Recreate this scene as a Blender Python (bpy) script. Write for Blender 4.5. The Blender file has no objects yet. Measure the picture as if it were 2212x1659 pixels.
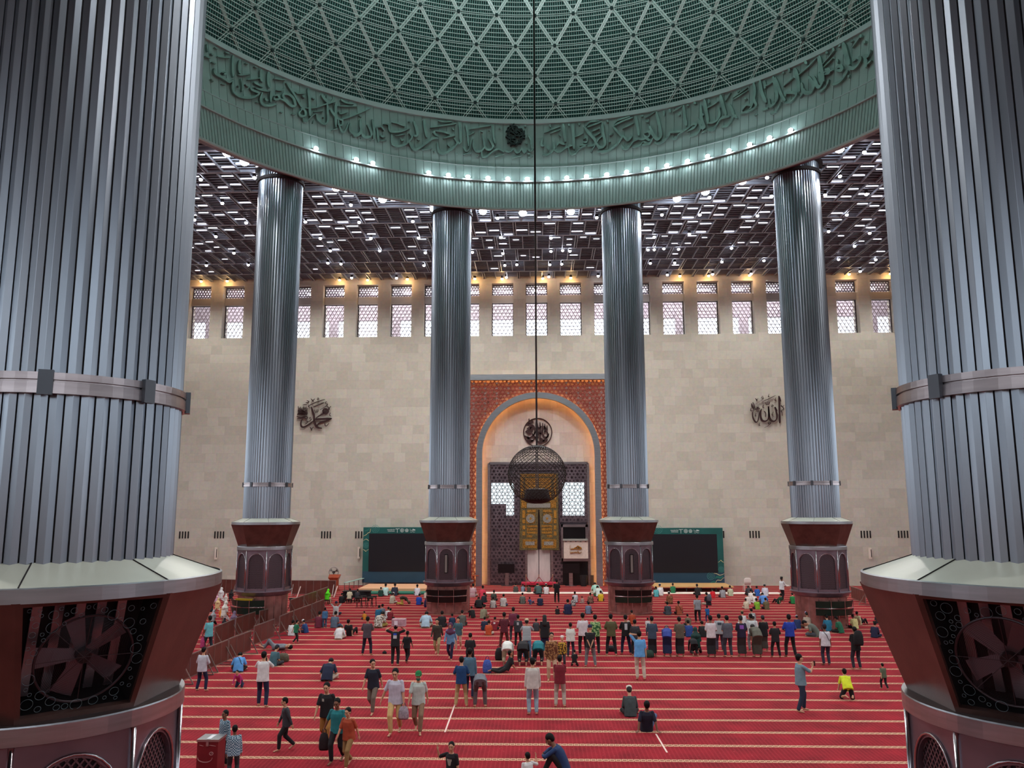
import bpy, math, random
import numpy as np
from mathutils import Vector, Matrix
R_=math.radians; PI=math.pi
S=bpy.context.scene; COL=S.collection
random.seed(7)
# ---------------------------------------------------------------- camera model (fitted to the photograph)
FPX,PIT,YAW,ROLL=1740.8593,0.1524,-0.0322,-0.0019
CAM=Vector((0.0201,-30.0721,6.3)); RING=21.5116; IW,IH=2212,1659
FWD=Vector((math.sin(YAW)*math.cos(PIT),math.cos(YAW)*math.cos(PIT),math.sin(PIT)))
RT0=Vector((math.cos(YAW),-math.sin(YAW),0)); UP0=RT0.cross(FWD)
RT=RT0*math.cos(ROLL)+UP0*math.sin(ROLL); UPV=-RT0*math.sin(ROLL)+UP0*math.cos(ROLL)
def ray(X,Y): return FWD*FPX+RT*(X-IW/2)+UPV*(IH/2-Y)
def onz(X,Y,z=0.0):
    d=ray(X,Y); return CAM+d*((z-CAM.z)/d.z)
def ony(X,Y,y):
    d=ray(X,Y); return CAM+d*((y-CAM.y)/d.y)
def proj(P):
    d=Vector(P)-CAM; z=d.dot(FWD); return IW/2+FPX*d.dot(RT)/z, IH/2-FPX*d.dot(UPV)/z
cd=bpy.data.cameras.new('camera'); cam=bpy.data.objects.new('camera',cd); COL.objects.link(cam)
cd.sensor_width=36; cd.lens=36*FPX/IW; cd.clip_end=400; cd.clip_start=.1
cam.matrix_world=Matrix.Translation(CAM)@Matrix((RT,UPV,-FWD)).transposed().to_4x4()
S.camera=cam
# ---------------------------------------------------------------- materials
def lin(c):
    return tuple(((v/255)/12.92 if v/255<=.04045 else ((v/255+.055)/1.055)**2.4) for v in c)
MC={}
def mat(name,rgb,rough=.7,metal=0.,spec=.4,emit=None,es=1.,raw=False):
    k=(name,tuple(rgb),rough,metal,es)
    if k in MC: return MC[k]
    m=bpy.data.materials.new(name); m.use_nodes=True; b=m.node_tree.nodes['Principled BSDF']
    c=rgb if raw else lin(rgb)
    b.inputs['Base Color'].default_value=(*c,1); b.inputs['Roughness'].default_value=rough; b.inputs['Metallic'].default_value=metal
    b.inputs['Specular IOR Level'].default_value=spec
    if emit is not None:
        b.inputs['Emission Color'].default_value=(*lin(emit),1); b.inputs['Emission Strength'].default_value=es
    MC[k]=m; return m
def nt(m): return m.node_tree.nodes,m.node_tree.links
def bsdf(m): return m.node_tree.nodes['Principled BSDF']
def vary(m,scale=3.,amt=.25,detail=3.,bump=0.,bscale=None,stretch=None):
    """mottles the base colour of a material a little with noise, optional bump"""
    n,l=nt(m); b=bsdf(m); c=tuple(b.inputs['Base Color'].default_value)
    tc=n.new('ShaderNodeTexCoord'); mp=n.new('ShaderNodeMapping'); l.new(tc.outputs['Object'],mp.inputs['Vector'])
    if stretch: mp.inputs['Scale'].default_value=stretch
    t=n.new('ShaderNodeTexNoise'); t.inputs['Scale'].default_value=scale; t.inputs['Detail'].default_value=detail
    l.new(mp.outputs['Vector'],t.inputs['Vector'])
    r=n.new('ShaderNodeValToRGB'); l.new(t.outputs['Fac'],r.inputs['Fac'])
    r.color_ramp.elements[0].position=.3; r.color_ramp.elements[1].position=.7
    r.color_ramp.elements[0].color=(*[v*(1-amt) for v in c[:3]],1); r.color_ramp.elements[1].color=(*[min(1,v*(1+amt)) for v in c[:3]],1)
    l.new(r.outputs['Color'],b.inputs['Base Color'])
    if bump:
        bp=n.new('ShaderNodeBump'); bp.inputs['Strength'].default_value=bump; bp.inputs['Distance'].default_value=.02
        t2=t
        if bscale:
            t2=n.new('ShaderNodeTexNoise'); t2.inputs['Scale'].default_value=bscale; l.new(mp.outputs['Vector'],t2.inputs['Vector'])
        l.new(t2.outputs['Fac'],bp.inputs['Height']); l.new(bp.outputs['Normal'],b.inputs['Normal'])
    return m
# ---------------------------------------------------------------- mesh builder
class MB:
    def __init__(s): s.v=[];s.f=[];s.m=[];s.mi=0
    def add(s,vs,fs):
        o=len(s.v); s.v+= [tuple(v) for v in vs]; s.f+=[tuple(i+o for i in f) for f in fs]; s.m+=[s.mi]*len(fs); return s
    def box(s,c,d,rz=0.,M=None):
        x,y,z=[k/2 for k in d]; vs=[Vector((a*x,b*y,e*z)) for a in(-1,1) for b in(-1,1) for e in(-1,1)]
        if rz: Q=Matrix.Rotation(rz,3,'Z'); vs=[Q@v for v in vs]
        if M is not None: vs=[M@v for v in vs]
        c=Vector(c); return s.add([v+c for v in vs],[(0,1,3,2),(4,6,7,5),(0,4,5,1),(2,3,7,6),(0,2,6,4),(1,5,7,3)])
    def bar(s,a,b,w,h=None,up=Vector((0,0,1))):
        a=Vector(a);b=Vector(b);h=h or w; d=(b-a); L=d.length
        if L<1e-6: return s
        d/=L; up=Vector(up)
        if abs(d.dot(up))>.99: up=Vector((1,0,0)) if abs(d.x)<.9 else Vector((0,1,0))
        r=d.cross(up).normalized(); u=r.cross(d).normalized()
        vs=[p+r*(i*w/2)+u*(j*h/2) for p in(a,b) for i in(-1,1) for j in(-1,1)]
        return s.add(vs,[(0,1,3,2),(4,6,7,5),(0,4,5,1),(2,3,7,6),(0,2,6,4),(1,5,7,3)])
    def tube(s,pts,rad,n=8,cap=True,closed=False):
        pts=[Vector(p) for p in pts]; N=len(pts)
        if not hasattr(rad,'__len__'): rad=[rad]*N
        vs=[];fs=[]; prev=None
        for i,p in enumerate(pts):
            if closed: t=pts[(i+1)%N]-pts[i-1]
            else: t=pts[min(i+1,N-1)]-pts[max(i-1,0)]
            t.normalize()
            if prev is None:
                r=t.orthogonal().normalized()
            else:
                r=(prev-t*prev.dot(t))
                r=r.normalized() if r.length>1e-6 else t.orthogonal().normalized()
            prev=r; q=t.cross(r)
            for k in range(n):
                a=2*PI*k/n; vs.append(p+(r*math.cos(a)+q*math.sin(a))*rad[i])
        for i in range(N if closed else N-1):
            j=(i+1)%N
            for k in range(n):
                k2=(k+1)%n; fs.append((i*n+k,i*n+k2,j*n+k2,j*n+k))
        if cap and not closed: fs+=[tuple(range(n-1,-1,-1)),tuple(range((N-1)*n,N*n))]
        return s.add(vs,fs)
    def cone(s,a,b,ra,rb,n=12):
        """round-ended limb"""
        a=Vector(a);b=Vector(b);d=(b-a); L=d.length; d=d/L if L>1e-6 else Vector((0,0,1)); P=[];Rr=[]
        for t in (-.97,-.75,-.4,0): P.append(a+d*ra*t); Rr.append(ra*math.sqrt(1-t*t))
        for t in (0,.4,.75,.97): P.append(b+d*rb*t); Rr.append(rb*math.sqrt(1-t*t))
        return s.tube(P,Rr,n)
    def lathe(s,prof,n=32,c=(0,0,0),a0=0.,a1=2*PI,capb=False,capt=False):
        full=abs(a1-a0-2*PI)<1e-6; m=n if full else n+1; vs=[];fs=[]
        for (r,z) in prof:
            for k in range(m):
                a=a0+(a1-a0)*k/n; vs.append((c[0]+r*math.cos(a),c[1]+r*math.sin(a),c[2]+z))
        for i in range(len(prof)-1):
            for k in range(n):
                k2=(k+1)%m; fs.append((i*m+k,i*m+k2,(i+1)*m+k2,(i+1)*m+k))
        if capb: fs.append(tuple(range(m-1,-1,-1)))
        if capt: fs.append(tuple(range((len(prof)-1)*m,len(prof)*m)))
        return s.add(vs,fs)
    def ell(s,c,r,M=None,n=16,k=10):
        vs=[];fs=[];c=Vector(c)
        for i in range(k+1):
            t=PI*i/k
            for j in range(n):
                a=2*PI*j/n; v=Vector((r[0]*math.sin(t)*math.cos(a),r[1]*math.sin(t)*math.sin(a),r[2]*math.cos(t)))
                if M is not None: v=M@v
                vs.append(c+v)
        for i in range(k):
            for j in range(n): fs.append((i*n+j,(i+1)*n+j,(i+1)*n+(j+1)%n,i*n+(j+1)%n))
        return s.add(vs,fs)
    def poly(s,pts,a,b,M=None):
        """prism: 2D outline pts (u,v) placed by fn a and b (front/back)"""
        n=len(pts); vs=[a(*p) for p in pts]+[b(*p) for p in pts]
        fs=[tuple(range(n)),tuple(range(2*n-1,n-1,-1))]+[(i,i+n,(i+1)%n+n,(i+1)%n) for i in range(n)]
        return s.add(vs,fs)
    def mesh(s,name,mats,smooth=False):
        me=bpy.data.meshes.new(name); me.from_pydata(s.v,[],s.f); 
        mats=mats if isinstance(mats,(list,tuple)) else [mats]
        for m in mats: me.materials.append(m)
        if len(mats)>1: me.polygons.foreach_set('material_index',s.m)
        if smooth: me.polygons.foreach_set('use_smooth',[True]*len(s.f))
        me.validate(); me.update(); return me
    def build(s,name,mats,parent=None,smooth=False,loc=None):
        me=s.mesh(name,mats,smooth)
        return link(name,me,parent,loc)
def link(name,me,parent=None,loc=None,rz=0.):
    o=bpy.data.objects.new(name,me); COL.objects.link(o)
    if parent is not None: o.parent=parent
    if loc is not None: o.location=loc
    if rz: o.rotation_euler.z=rz
    return o
def tag(o,label=None,cat=None,group=None,kind=None):
    if label: o['label']=label
    if cat: o['category']=cat
    if group: o['group']=group
    if kind: o['kind']=kind
    return o
def struct(o,label=None): o['kind']='structure'; \
    (o.__setitem__('label',label) if label else None); return o
def thing(name,label,cat,loc=(0,0,0),rz=0.,group=None):
    o=bpy.data.objects.new(name,None); o.empty_display_size=.2; COL.objects.link(o); o.location=loc; o.rotation_euler.z=rz
    return tag(o,label,cat,group)
def copy_tree(o,parent=None):
    c=o.copy(); COL.objects.link(c); c.parent=parent
    for ch in list(o.children): copy_tree(ch,c)
    return c
def lattice(mb,inside,u0,u1,v0,v1,sp,w,dep,P,angs=(0,60,120),step=None,off=.5):
    """crossing bars in a plane, kept only where inside(u,v); P(u,v)->3D ; bars w wide, dep deep"""
    step=step or sp/3; cu,cv=(u0+u1)/2,(v0+v1)/2; Rm=math.hypot(u1-u0,v1-v0)/2+sp
    nrm=(P(cu,cv)-P(cu+1,cv)).cross(P(cu,cv)-P(cu,cv+1)).normalized()
    for A in angs:
        d=(math.cos(R_(A)),math.sin(R_(A))); q=(-d[1],d[0]); K=int(Rm/sp)+1
        for k in range(-K,K+1):
            o=(k+off)*sp; run=None; t=-Rm
            while t<=Rm+step:
                u=cu+q[0]*o+d[0]*t; v=cv+q[1]*o+d[1]*t
                ins=u0<=u<=u1 and v0<=v<=v1 and inside(u,v) and t<=Rm
                if ins and run is None: run=(u,v)
                if ins: last=(u,v)
                if not ins and run is not None:
                    if abs(last[0]-run[0])+abs(last[1]-run[1])>step*.5: mb.bar(P(*run),P(*last),dep,w,up=[Vector(P(*run))-Vector(P(run[0]+q[0],run[1]+q[1]))][0])
                    run=None
                t+=step
    return mb
# ================================================================ ROOM
WALLY=37.8; CZ=26.0; HX=42.0; YB=-44.0
# ---- carpet
def carpet_mat():
    m=bpy.data.materials.new('carpet'); m.use_nodes=True; n,l=nt(m); b=bsdf(m); b.inputs['Roughness'].default_value=.95; b.inputs['Specular IOR Level'].default_value=.15; b.inputs['Sheen Weight'].default_value=.09; b.inputs['Sheen Roughness'].default_value=.45; b.inputs['Sheen Tint'].default_value=(1,.4,.35,1)
    g=n.new('ShaderNodeNewGeometry'); sx=n.new('ShaderNodeSeparateXYZ'); l.new(g.outputs['Position'],sx.inputs[0])
    def M(op,a,bb=None,c=None):
        k=n.new('ShaderNodeMath'); k.operation=op
        for i,v in enumerate((a,bb,c)):
            if v is None: continue
            if isinstance(v,(int,float)): k.inputs[i].default_value=v
            else: l.new(v,k.inputs[i])
        return k.outputs[0]
    def mix(f,a,bb):
        k=n.new('ShaderNodeMix'); k.data_type='RGBA'; 
        if isinstance(f,float): k.inputs[0].default_value=f
        else: l.new(f,k.inputs[0])
        for i,v in ((6,a),(7,bb)):
            if isinstance(v,tuple): k.inputs[i].default_value=(*v,1)
            else: l.new(v,k.inputs[i])
        return k.outputs[2]
    X,Y=sx.outputs['X'],sx.outputs['Y']
    y=M('SUBTRACT',Y,7.397); t=M('DIVIDE',y,1.322); fr=M('FRACT',M('ADD',t,100.5)) # line centre at .5
    d=M('MULTIPLY',M('ABSOLUTE',M('SUBTRACT',fr,.5)),1.322)
    band=M('LESS_THAN',d,.095); core=M('LESS_THAN',d,.033)
    row=M('FLOOR',M('ADD',t,100.5))
    fx=M('FRACT',M('ADD',M('MULTIPLY',X,6.4),M('MULTIPLY',row,.37))); dash=M('MULTIPLY',M('LESS_THAN',fx,.62),core)
    edge=M('MULTIPLY',M('LESS_THAN',M('ABSOLUTE',M('SUBTRACT',fx,.81)),.05),band)
    no=n.new('ShaderNodeTexNoise'); no.inputs['Scale'].default_value=1.1; no.inputs['Detail'].default_value=6; l.new(g.outputs['Position'],no.inputs['Vector'])
    n2=n.new('ShaderNodeTexNoise'); n2.inputs['Scale'].default_value=22; n2.inputs['Detail'].default_value=2; l.new(g.outputs['Position'],n2.inputs['Vector'])
    f=M('ADD',M('MULTIPLY',no.outputs['Fac'],.65),M('MULTIPLY',n2.outputs['Fac'],.35))
    ramp=n.new('ShaderNodeValToRGB'); l.new(f,ramp.inputs['Fac']); ramp.color_ramp.elements[0].position=.36; ramp.color_ramp.elements[1].position=.66
    ramp.color_ramp.elements[0].color=(*lin((112,15,28)),1); ramp.color_ramp.elements[1].color=(*lin((156,26,42)),1)
    vo=n.new('ShaderNodeTexVoronoi'); vo.inputs['Scale'].default_value=5.; l.new(g.outputs['Position'],vo.inputs['Vector'])
    sp=M('LESS_THAN',vo.outputs['Distance'],.07)
    c=mix(M('MULTIPLY',sp,.55),ramp.outputs['Color'],lin((215,120,120)))
    # faint woven ribs running toward the mihrab
    rb=M('MULTIPLY',M('LESS_THAN',M('FRACT',M('MULTIPLY',X,9.)),.35),.10)
    c=mix(rb,c,lin((226,80,90)))
    c=mix(band,c,lin((212,174,142))); c=mix(M('MAXIMUM',dash,edge),c,lin((120,60,50)))
    l.new(c,b.inputs['Base Color'])
    bp=n.new('ShaderNodeBump'); bp.inputs['Strength'].default_value=.3; bp.inputs['Distance'].default_value=.01; l.new(n2.outputs['Fac'],bp.inputs['Height']); l.new(bp.outputs['Normal'],b.inputs['Normal'])
    return m
mb=MB(); mb.box((0,(YB+WALLY+2)/2,-.15),(2*HX,WALLY+2-YB,.3)); fl=struct(mb.build('floor',carpet_mat()),'red carpet with rows of beige patterned lines')
# ---- stone wall
def stone_mat(name,bw=.95,bh=.78,c1=(198,192,174),c2=(183,176,158),mort=(180,171,156),glow=0):
    m=bpy.data.materials.new(name); m.use_nodes=True; n,l=nt(m); b=bsdf(m); b.inputs['Roughness'].default_value=.55; b.inputs['Specular IOR Level'].default_value=.3
    g=n.new('ShaderNodeNewGeometry'); sx=n.new('ShaderNodeSeparateXYZ'); l.new(g.outputs['Position'],sx.inputs[0]); cx=n.new('ShaderNodeCombineXYZ')
    ad=n.new('ShaderNodeMath'); ad.operation='ADD'; l.new(sx.outputs['X'],ad.inputs[0]); l.new(sx.outputs['Y'],ad.inputs[1]); l.new(ad.outputs[0],cx.inputs['X']); l.new(sx.outputs['Z'],cx.inputs['Y'])
    br=n.new('ShaderNodeTexBrick'); l.new(cx.outputs[0],br.inputs['Vector']); br.inputs['Scale'].default_value=1; br.inputs['Brick Width'].default_value=bw; br.inputs['Row Height'].default_value=bh
    br.inputs['Mortar Size'].default_value=.008; br.inputs['Bias'].default_value=0.; br.inputs['Color1'].default_value=(*lin(c1),1); br.inputs['Color2'].default_value=(*lin(c2),1); br.inputs['Mortar'].default_value=(*lin(mort),1)
    br.offset=.37; br.squash=1.3; br.squash_frequency=3
    no=n.new('ShaderNodeTexNoise'); no.inputs['Scale'].default_value=3.5; no.inputs['Detail'].default_value=8; no.inputs['Roughness'].default_value=.7; l.new(g.outputs['Position'],no.inputs['Vector'])
    mx=n.new('ShaderNodeMix'); mx.data_type='RGBA'; mx.blend_type='OVERLAY'; mx.inputs[0].default_value=.28; l.new(br.outputs['Color'],mx.inputs[6]); l.new(no.outputs['Color'],mx.inputs[7])
    hs=n.new('ShaderNodeHueSaturation'); hs.inputs['Saturation'].default_value=.8; l.new(mx.outputs[2],hs.inputs['Color']); l.new(hs.outputs[0],b.inputs['Base Color'])
    return m
M_STONE=stone_mat('travertine'); 
M_STONE2=stone_mat('niche_marble',.55,1.05,(205,190,175),(190,170,155),(180,160,145))
M_STEEL=vary(mat('brushed_steel',(176,180,184),.32,1.),scale=1.5,amt=.12,stretch=(1,1,14))
M_STEELW=vary(mat('warm_steel',(168,158,158),.28,1.),scale=1.2,amt=.15,stretch=(1,1,10))
M_DARK=mat('dark_void',(26,20,22),.8)
# window bays, period 2.95 m
WP=2.95; WC=-.03; WW=1.87; WZ0,WZ1=20.93,25.6
centres=[WC+WP*k for k in range(-13,14)]
HOLE=(-5.75,5.75,0,17.35)   # opening behind the mihrab front
mb=MB(); T=1.3
def wbox(x0,x1,z0,z1): mb.box(((x0+x1)/2,WALLY+T/2,(z0+z1)/2),(x1-x0,T,z1-z0))
wbox(-HX,HOLE[0],0,WZ0); wbox(HOLE[1],HX,0,WZ0); wbox(HOLE[0],HOLE[1],HOLE[3],WZ0); wbox(-HX,HX,WZ1,CZ+1.2)
xs=[-HX]+[v for c in centres for v in (c-WW/2,c+WW/2)]+[HX]
for i in range(0,len(xs),2): wbox(xs[i],xs[i+1],WZ0,WZ1)
wall=struct(mb.build('wall_back',M_STONE),'beige stone block wall facing the hall')
# windows: each a structure with its lattice, steel transom and frame
M_LAT=mat('window_lattice',(150,134,140),.5,.5); M_LATD=mat('window_lattice_dark',(72,64,76),.5,.5); M_FR=mat('window_frame_dark',(60,48,46),.5,.4)
def P_(y): return lambda u,v: Vector((u,y,v))
proto=None
for k,c in enumerate(centres):
    if not(-31<c<31): continue
    o=bpy.data.objects.new('window_%d'%(k+1),None); COL.objects.link(o); o.location=(c,WALLY+.75,0); struct(o,'tall lattice window under the ceiling, bay %d from the left'%(k-2))
    if proto is None:
        a=MB(); lattice(a,lambda u,v:True,-WW/2,WW/2,20.93,23.93,.3,.035,.06,P_(0),off=.25); a1=a.mesh('window_lattice',M_LAT)
        a=MB(); lattice(a,lambda u,v:True,-WW/2,WW/2,24.62,25.6,.21,.05,.06,P_(-.1),off=.25); a2=a.mesh('window_upper_lattice',M_LATD)
        a=MB(); a.box((0,-.25,24.28),(WW,.12,.66)); a3=a.mesh('window_transom',mat('transom_steel',(196,188,178),.42,.6))
        a=MB()
        for s in (-1,1): a.box((s*(WW/2-.03),-.02,23.2),(.06,.14,4.8))
        for z in (20.96,23.95,25.57,24.6): a.box((0,-.02,z),(WW,.14,.06))
        a4=a.mesh('window_frame',M_FR); proto=(a1,a2,a3,a4)
    for me in proto: link(me.name,me,o)
# gallery outside the windows: floor, soffit, outer piers and parapet rail
mb=MB(); mb.box((0,41.6,20.6),(2*HX,5.2,.5)); struct(mb.build('trim_1',mat('gallery_floor',(190,186,186),.6)),'gallery floor outside the windows')
M_SOF=mat('gallery_soffit',(206,196,204),.8)
mb=MB(); mb.box((0,41.7,26.0),(2*HX,5.2,.3)); mb.box((0,44.1,24.95),(2*HX,.4,2.2)); struct(mb.build('trim_2',M_SOF),'gallery soffit outside the windows')
for i,k in enumerate(range(-6,7)):
    if k==0: continue
    mb=MB(); mb.box((k*5.9+(1.0 if k>0 else -1.0)*1.5,43.9,22.4),(.8,.6,3.4)); tag(mb.build('gallery_pier',M_SOF),'pale pier outside the high windows, number %d from the left'%(i+1),'pier','piers of the outer gallery')
mb=MB()
for z in (21.55,21.25): mb.box((0,43.6,z),(2*HX,.06,.06))
for i in range(-150,151): mb.box((i*.28,43.6,21.2),(.04,.04,.7))
struct(mb.build('trim_3',mat('rail',(120,110,116),.5)),'balustrade outside the windows')
GT=MB(); GT.box((0,0,0),(1.5,.12,.06)); gtm=GT.mesh('gallery_tube',mat('gallery_tube_glow',(255,255,255),.5,0,.5,(250,246,255),14.))
for k in range(-10,11):
    tag(link('gallery_tube',gtm,None,(WC+WP*k+.3,41.6,25.78)),'white light tube in the gallery seen through a high window','ceiling light','gallery tubes behind the windows')
# ---- black slot vents in the wall
M_SLOT=mat('vent_slot',(18,14,14),.7)
vp=None; n_=0
for k in (-10,-9,-6,-5,5,6,9,10):
    c={-10:-29.74,-9:-26.75,-6:-17.72,-5:-14.85,5:14.85,6:17.73,9:26.74,10:29.74}[k]
    if vp is None:
        a=MB()
        for i in range(4): a.box((-.36+i*.24,0,0),(.11,.03,.58))
        vp=a.mesh('wall_vent',M_SLOT)
    o=link('wall_vent',vp,None,(c,WALLY-.012,4.1)); 
    tag(o,'group of four black wall slots, %s'%{-10:'leftmost beside the near left column',-9:'second from the left, left of the outer left column',-6:'right of the outer left column',-5:'partly behind the left edge of the left screen',5:'partly behind the right edge of the right screen',6:'left of the outer right column',9:'right of the outer right column',10:'rightmost beside the near right column'}[k],'vent','slot vents in the wall')
M_SPK=mat('white_enamel',(225,214,200),.5)
for X,Yt,Yb,lab in ((469,1182,1208,'left of the outer left column'),(776.5,1181,1206,'beside the left screen'),(1877,1183,1207,'right of the outer right column')):
    a=ony(X,Yt,WALLY);b=ony(X,Yb,WALLY); t=thing('wall_speaker','slim white column speaker on the stone wall, '+lab,'speaker',(a.x,WALLY,(a.z+b.z)/2),0,'slim wall speakers')
    h=a.z-b.z; MB().box((0,-.16,0),(.2,.14,h)).build('cabinet',M_SPK,t); MB().box((.07,-.235,0),(.05,.015,h*.7)).build('grille',M_DARK,t); MB().box((0,-.05,0),(.06,.1,h*.9)).build('bracket',M_SPK,t)
# ---- ceiling: dark plate with a round hole, slatted coffers below it
M_PLATE=mat('ceiling_plate',(20,18,22),.9,spec=.1); M_SLAT=mat('ceiling_slat',(150,158,170),.45,.3)
HR=20.35; mb=MB(); N=96; inn=[];out=[]
for k in range(N):
    a=2*PI*k/N; c,s=math.cos(a),math.sin(a); inn.append((HR*c,HR*s,CZ+1.1))
    t=min((HX/abs(c)) if abs(c)>1e-9 else 1e9,((WALLY+1.5)/s if s>0 else YB/s) if abs(s)>1e-9 else 1e9); out.append((t*c,t*s,CZ+1.1))
mb.add(inn+out,[(k,(k+1)%N,(k+1)%N+N,k+N) for k in range(N)])
for cx,cy in ((HX,WALLY+1.5),(-HX,WALLY+1.5),(HX,YB),(-HX,YB)):
    best=sorted(range(N),key=lambda k:(Vector(out[k])-Vector((cx,cy,CZ+1.1))).length)[:2]; best.sort()
    mb.add([out[best[0]],out[best[1]],(cx,cy,CZ+1.1)],[(0,1,2)])
struct(mb.build('ceiling',M_PLATE),'dark slatted ceiling around the dome')
mb=MB()
def xspan(y,x0,x1):
    r=HR+.25
    if abs(y)>=r: return [(x0,x1)]
    h=math.sqrt(r*r-y*y); o=[]
    if x0<-h: o.append((x0,min(x1,-h)))
    if x1>h: o.append((max(x0,h),x1))
    return [q for q in o if q[1]-q[0]>.15]
rows=[23.77+2.985*k for k in range(-16,6)]; rows=[r for r in rows if r>-14]
for i,y0 in enumerate(rows):
    y1=min(y0+2.985,WALLY); 
    if y0>WALLY-.5: continue
    for s in xspan(y0,-36,36): mb.box(((s[0]+s[1])/2,y0,CZ+.12),(s[1]-s[0],.2,.2))
    ns=8
    for j in range(1,ns):
        y=y0+(y1-y0)*j/ns
        for s in xspan(y,-36,36): mb.box(((s[0]+s[1])/2,y,CZ+.16),(s[1]-s[0],.06,.07))
    ph=1.45 if (round((y0-23.77)/2.985))%2==0 else -.03
    for k in range(-13,13):
        for q,dbl in ((0,1),(1,0),(2,0)):
            x=ph+3*k+ (q if q else 0)
            ym=(y0+y1)/2
            for xx in ((x-.08,x+.08) if dbl else (x,)):
                if all(not(a<=xx<=b) for a,b in xspan(y0+.01,-36,36)) : continue
                h2=(HR+.25)**2-xx*xx; ya=y0
                if h2>0 and abs(ya)<math.sqrt(h2): ya=math.sqrt(h2)
                if y1-ya>.2: mb.box((xx,(ya+y1)/2,CZ+.06),(.06,y1-ya,.14))
struct(mb.build('trim_4',M_SLAT),'ceiling grid of slats and beams')
# ---- lamps in the ceiling, and glowing bars standing in for reflected light
M_GLINT=mat('glint_glow',(255,250,255),.5,0,.5,(250,246,255),4.5)
M_SPOT=mat('spot_glow',(255,255,255),.5,0,.5,(240,246,255),60.)
M_SPOT2=mat('small_spot_glow',(255,255,255),.5,0,.5,(240,242,255),22.)
M_WARM=mat('warm_spot_glow',(255,220,170),.5,0,.5,(255,190,110),30.)
M_CAN=mat('lamp_can',(60,54,56),.5,.5)
def drum_y(X):  # image y of the lower drum lip
    return 450-(X-1157)**2*3.02e-4
tb=MB(); tb.box((0,0,0),(.8,.055,.035)); tbm=tb.mesh('ceiling_glint',M_GLINT)  # emissive bar takes the place of daylight reflected off the slats
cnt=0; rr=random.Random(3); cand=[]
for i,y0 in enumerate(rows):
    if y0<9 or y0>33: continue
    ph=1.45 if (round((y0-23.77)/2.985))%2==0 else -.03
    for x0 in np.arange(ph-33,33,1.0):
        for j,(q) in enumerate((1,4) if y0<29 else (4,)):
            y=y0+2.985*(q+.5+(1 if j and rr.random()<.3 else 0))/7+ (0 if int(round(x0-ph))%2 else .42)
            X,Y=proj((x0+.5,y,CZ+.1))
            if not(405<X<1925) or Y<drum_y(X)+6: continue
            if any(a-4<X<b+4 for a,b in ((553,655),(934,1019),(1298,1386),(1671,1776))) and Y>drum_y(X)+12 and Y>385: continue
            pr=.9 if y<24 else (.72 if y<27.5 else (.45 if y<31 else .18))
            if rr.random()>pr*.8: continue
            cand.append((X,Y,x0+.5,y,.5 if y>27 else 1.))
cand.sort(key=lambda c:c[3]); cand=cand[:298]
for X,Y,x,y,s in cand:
    o=link('ceiling_glint',tbm,None,(x,y,CZ+.09)); o.scale=(rr.uniform(.75,1.) if s==1 else rr.uniform(.45,.8),1,1 if s==1 else .6)
    tag(o,'thin white glowing bar standing for a reflection between the ceiling slats','ceiling light','glowing reflection bars between the ceiling slats')
# round lamps: positions read from the photograph, hung in the ceiling plane
def spots(L,ox,oy,sc): return [(ox+a/sc,oy+b/sc,(r[0] if r else 0)) for a,b,*r in L]
SP=spots([(147,32),(655,15),(1423,108,1),(1515,137),(1862,218,1),(350,255),(1563,272),(88,412),(575,440),(1133,432),(1640,435),(2147,427),(290,570),(1275,587),(1752,585),(1368,705),(460,726),(1835,705),(595,838),(1470,828),(1345,820),(200,842),(1570,960),(1993,962),(1430-1300,0,0)],400,380,4.366)[:-1]
SP+=spots([(225,40,1),(645,62,1),(770,122),(985,77,1),(1210,110),(1395,65,1),(1615,117),(1782,15,1),(2172,93),(95,290),(798,285),(1225,292),(2107,283),(153,417),(555,413),(815,423),(1225,405),(1325,398),(1387,403),(2053,392),(2107,390),(2188,382),(141,525),(832,524),(934,518),(1215,519),(1317,513),(2073,507),(845,627),(1207,622),(1628,616)],880,440,3.95)
SP+=spots([(1490,75,1),(1685,102),(1052,228,1),(927,300),(733,325,1),(445,408,1),(478,455),(225,462,1),(962,445),(1495,290),(1380,435),(1700,430),(402,590),(108,590),(852,597),(1548,590),(322,740),(1407,720),(1727,733),(237,858),(650,850),(1608,835),(575,957),(902,947),(1484,938),(1773,940),(207,964),(150,1058),(503,1053),(802,1050),(1652,1031)],1400,300,3.607)
SP+=[(491,329,1),(528,349,1),(594,373,1)]
WARM=[(434.6,607),(491,603.5),(733.7,604.5),(794,604.5),(880,602.7),(1025.6,602),(1084.6,602),(1172.4,601),(1233,600),(1468.7,596),(1530.8,594.5),(1619,593.3),(1833.9,590.5),(1923.4,589.8)]
def lampmesh(r,gm):
    a=MB(); a.lathe([(r*1.2,.26),(r*1.2,.03),(r*1.0,.02)],14,capb=False); c=a.mesh('housing',M_CAN)
    a=MB(); a.ell((0,0,-.02),(r*1.3,r*1.3,r*1.1),n=12,k=6); return c,a.mesh('bulb',gm,True)
LM=[lampmesh(.085,M_SPOT2),lampmesh(.2,M_SPOT),lampmesh(.09,M_WARM)]
def lamp(p,kind,lab,grp,name='spotlight'):
    t=thing(name,lab,'lamp',p,0,grp)
    c,b=LM[kind]; link('housing',c,t); link('bulb',b,t); return t
SP.sort(key=lambda q:-q[2]); keep=[]
for q in SP:
    if all(math.hypot(q[0]-k[0],q[1]-k[1])>7 for k in keep): keep.append(q)
SP=sorted(keep)
for X,Y,b in SP:
    p=onz(X,Y,CZ-.08)
    if p.y>WALLY-.3: p=ony(X,Y,WALLY-.4)
    lamp((p.x,p.y,p.z),int(b),'large bright round lamp under the ceiling close to the drum edge' if b else 'small round white lamp set in the slatted ceiling','large round ceiling lamps' if b else 'small round ceiling lamps')
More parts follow.
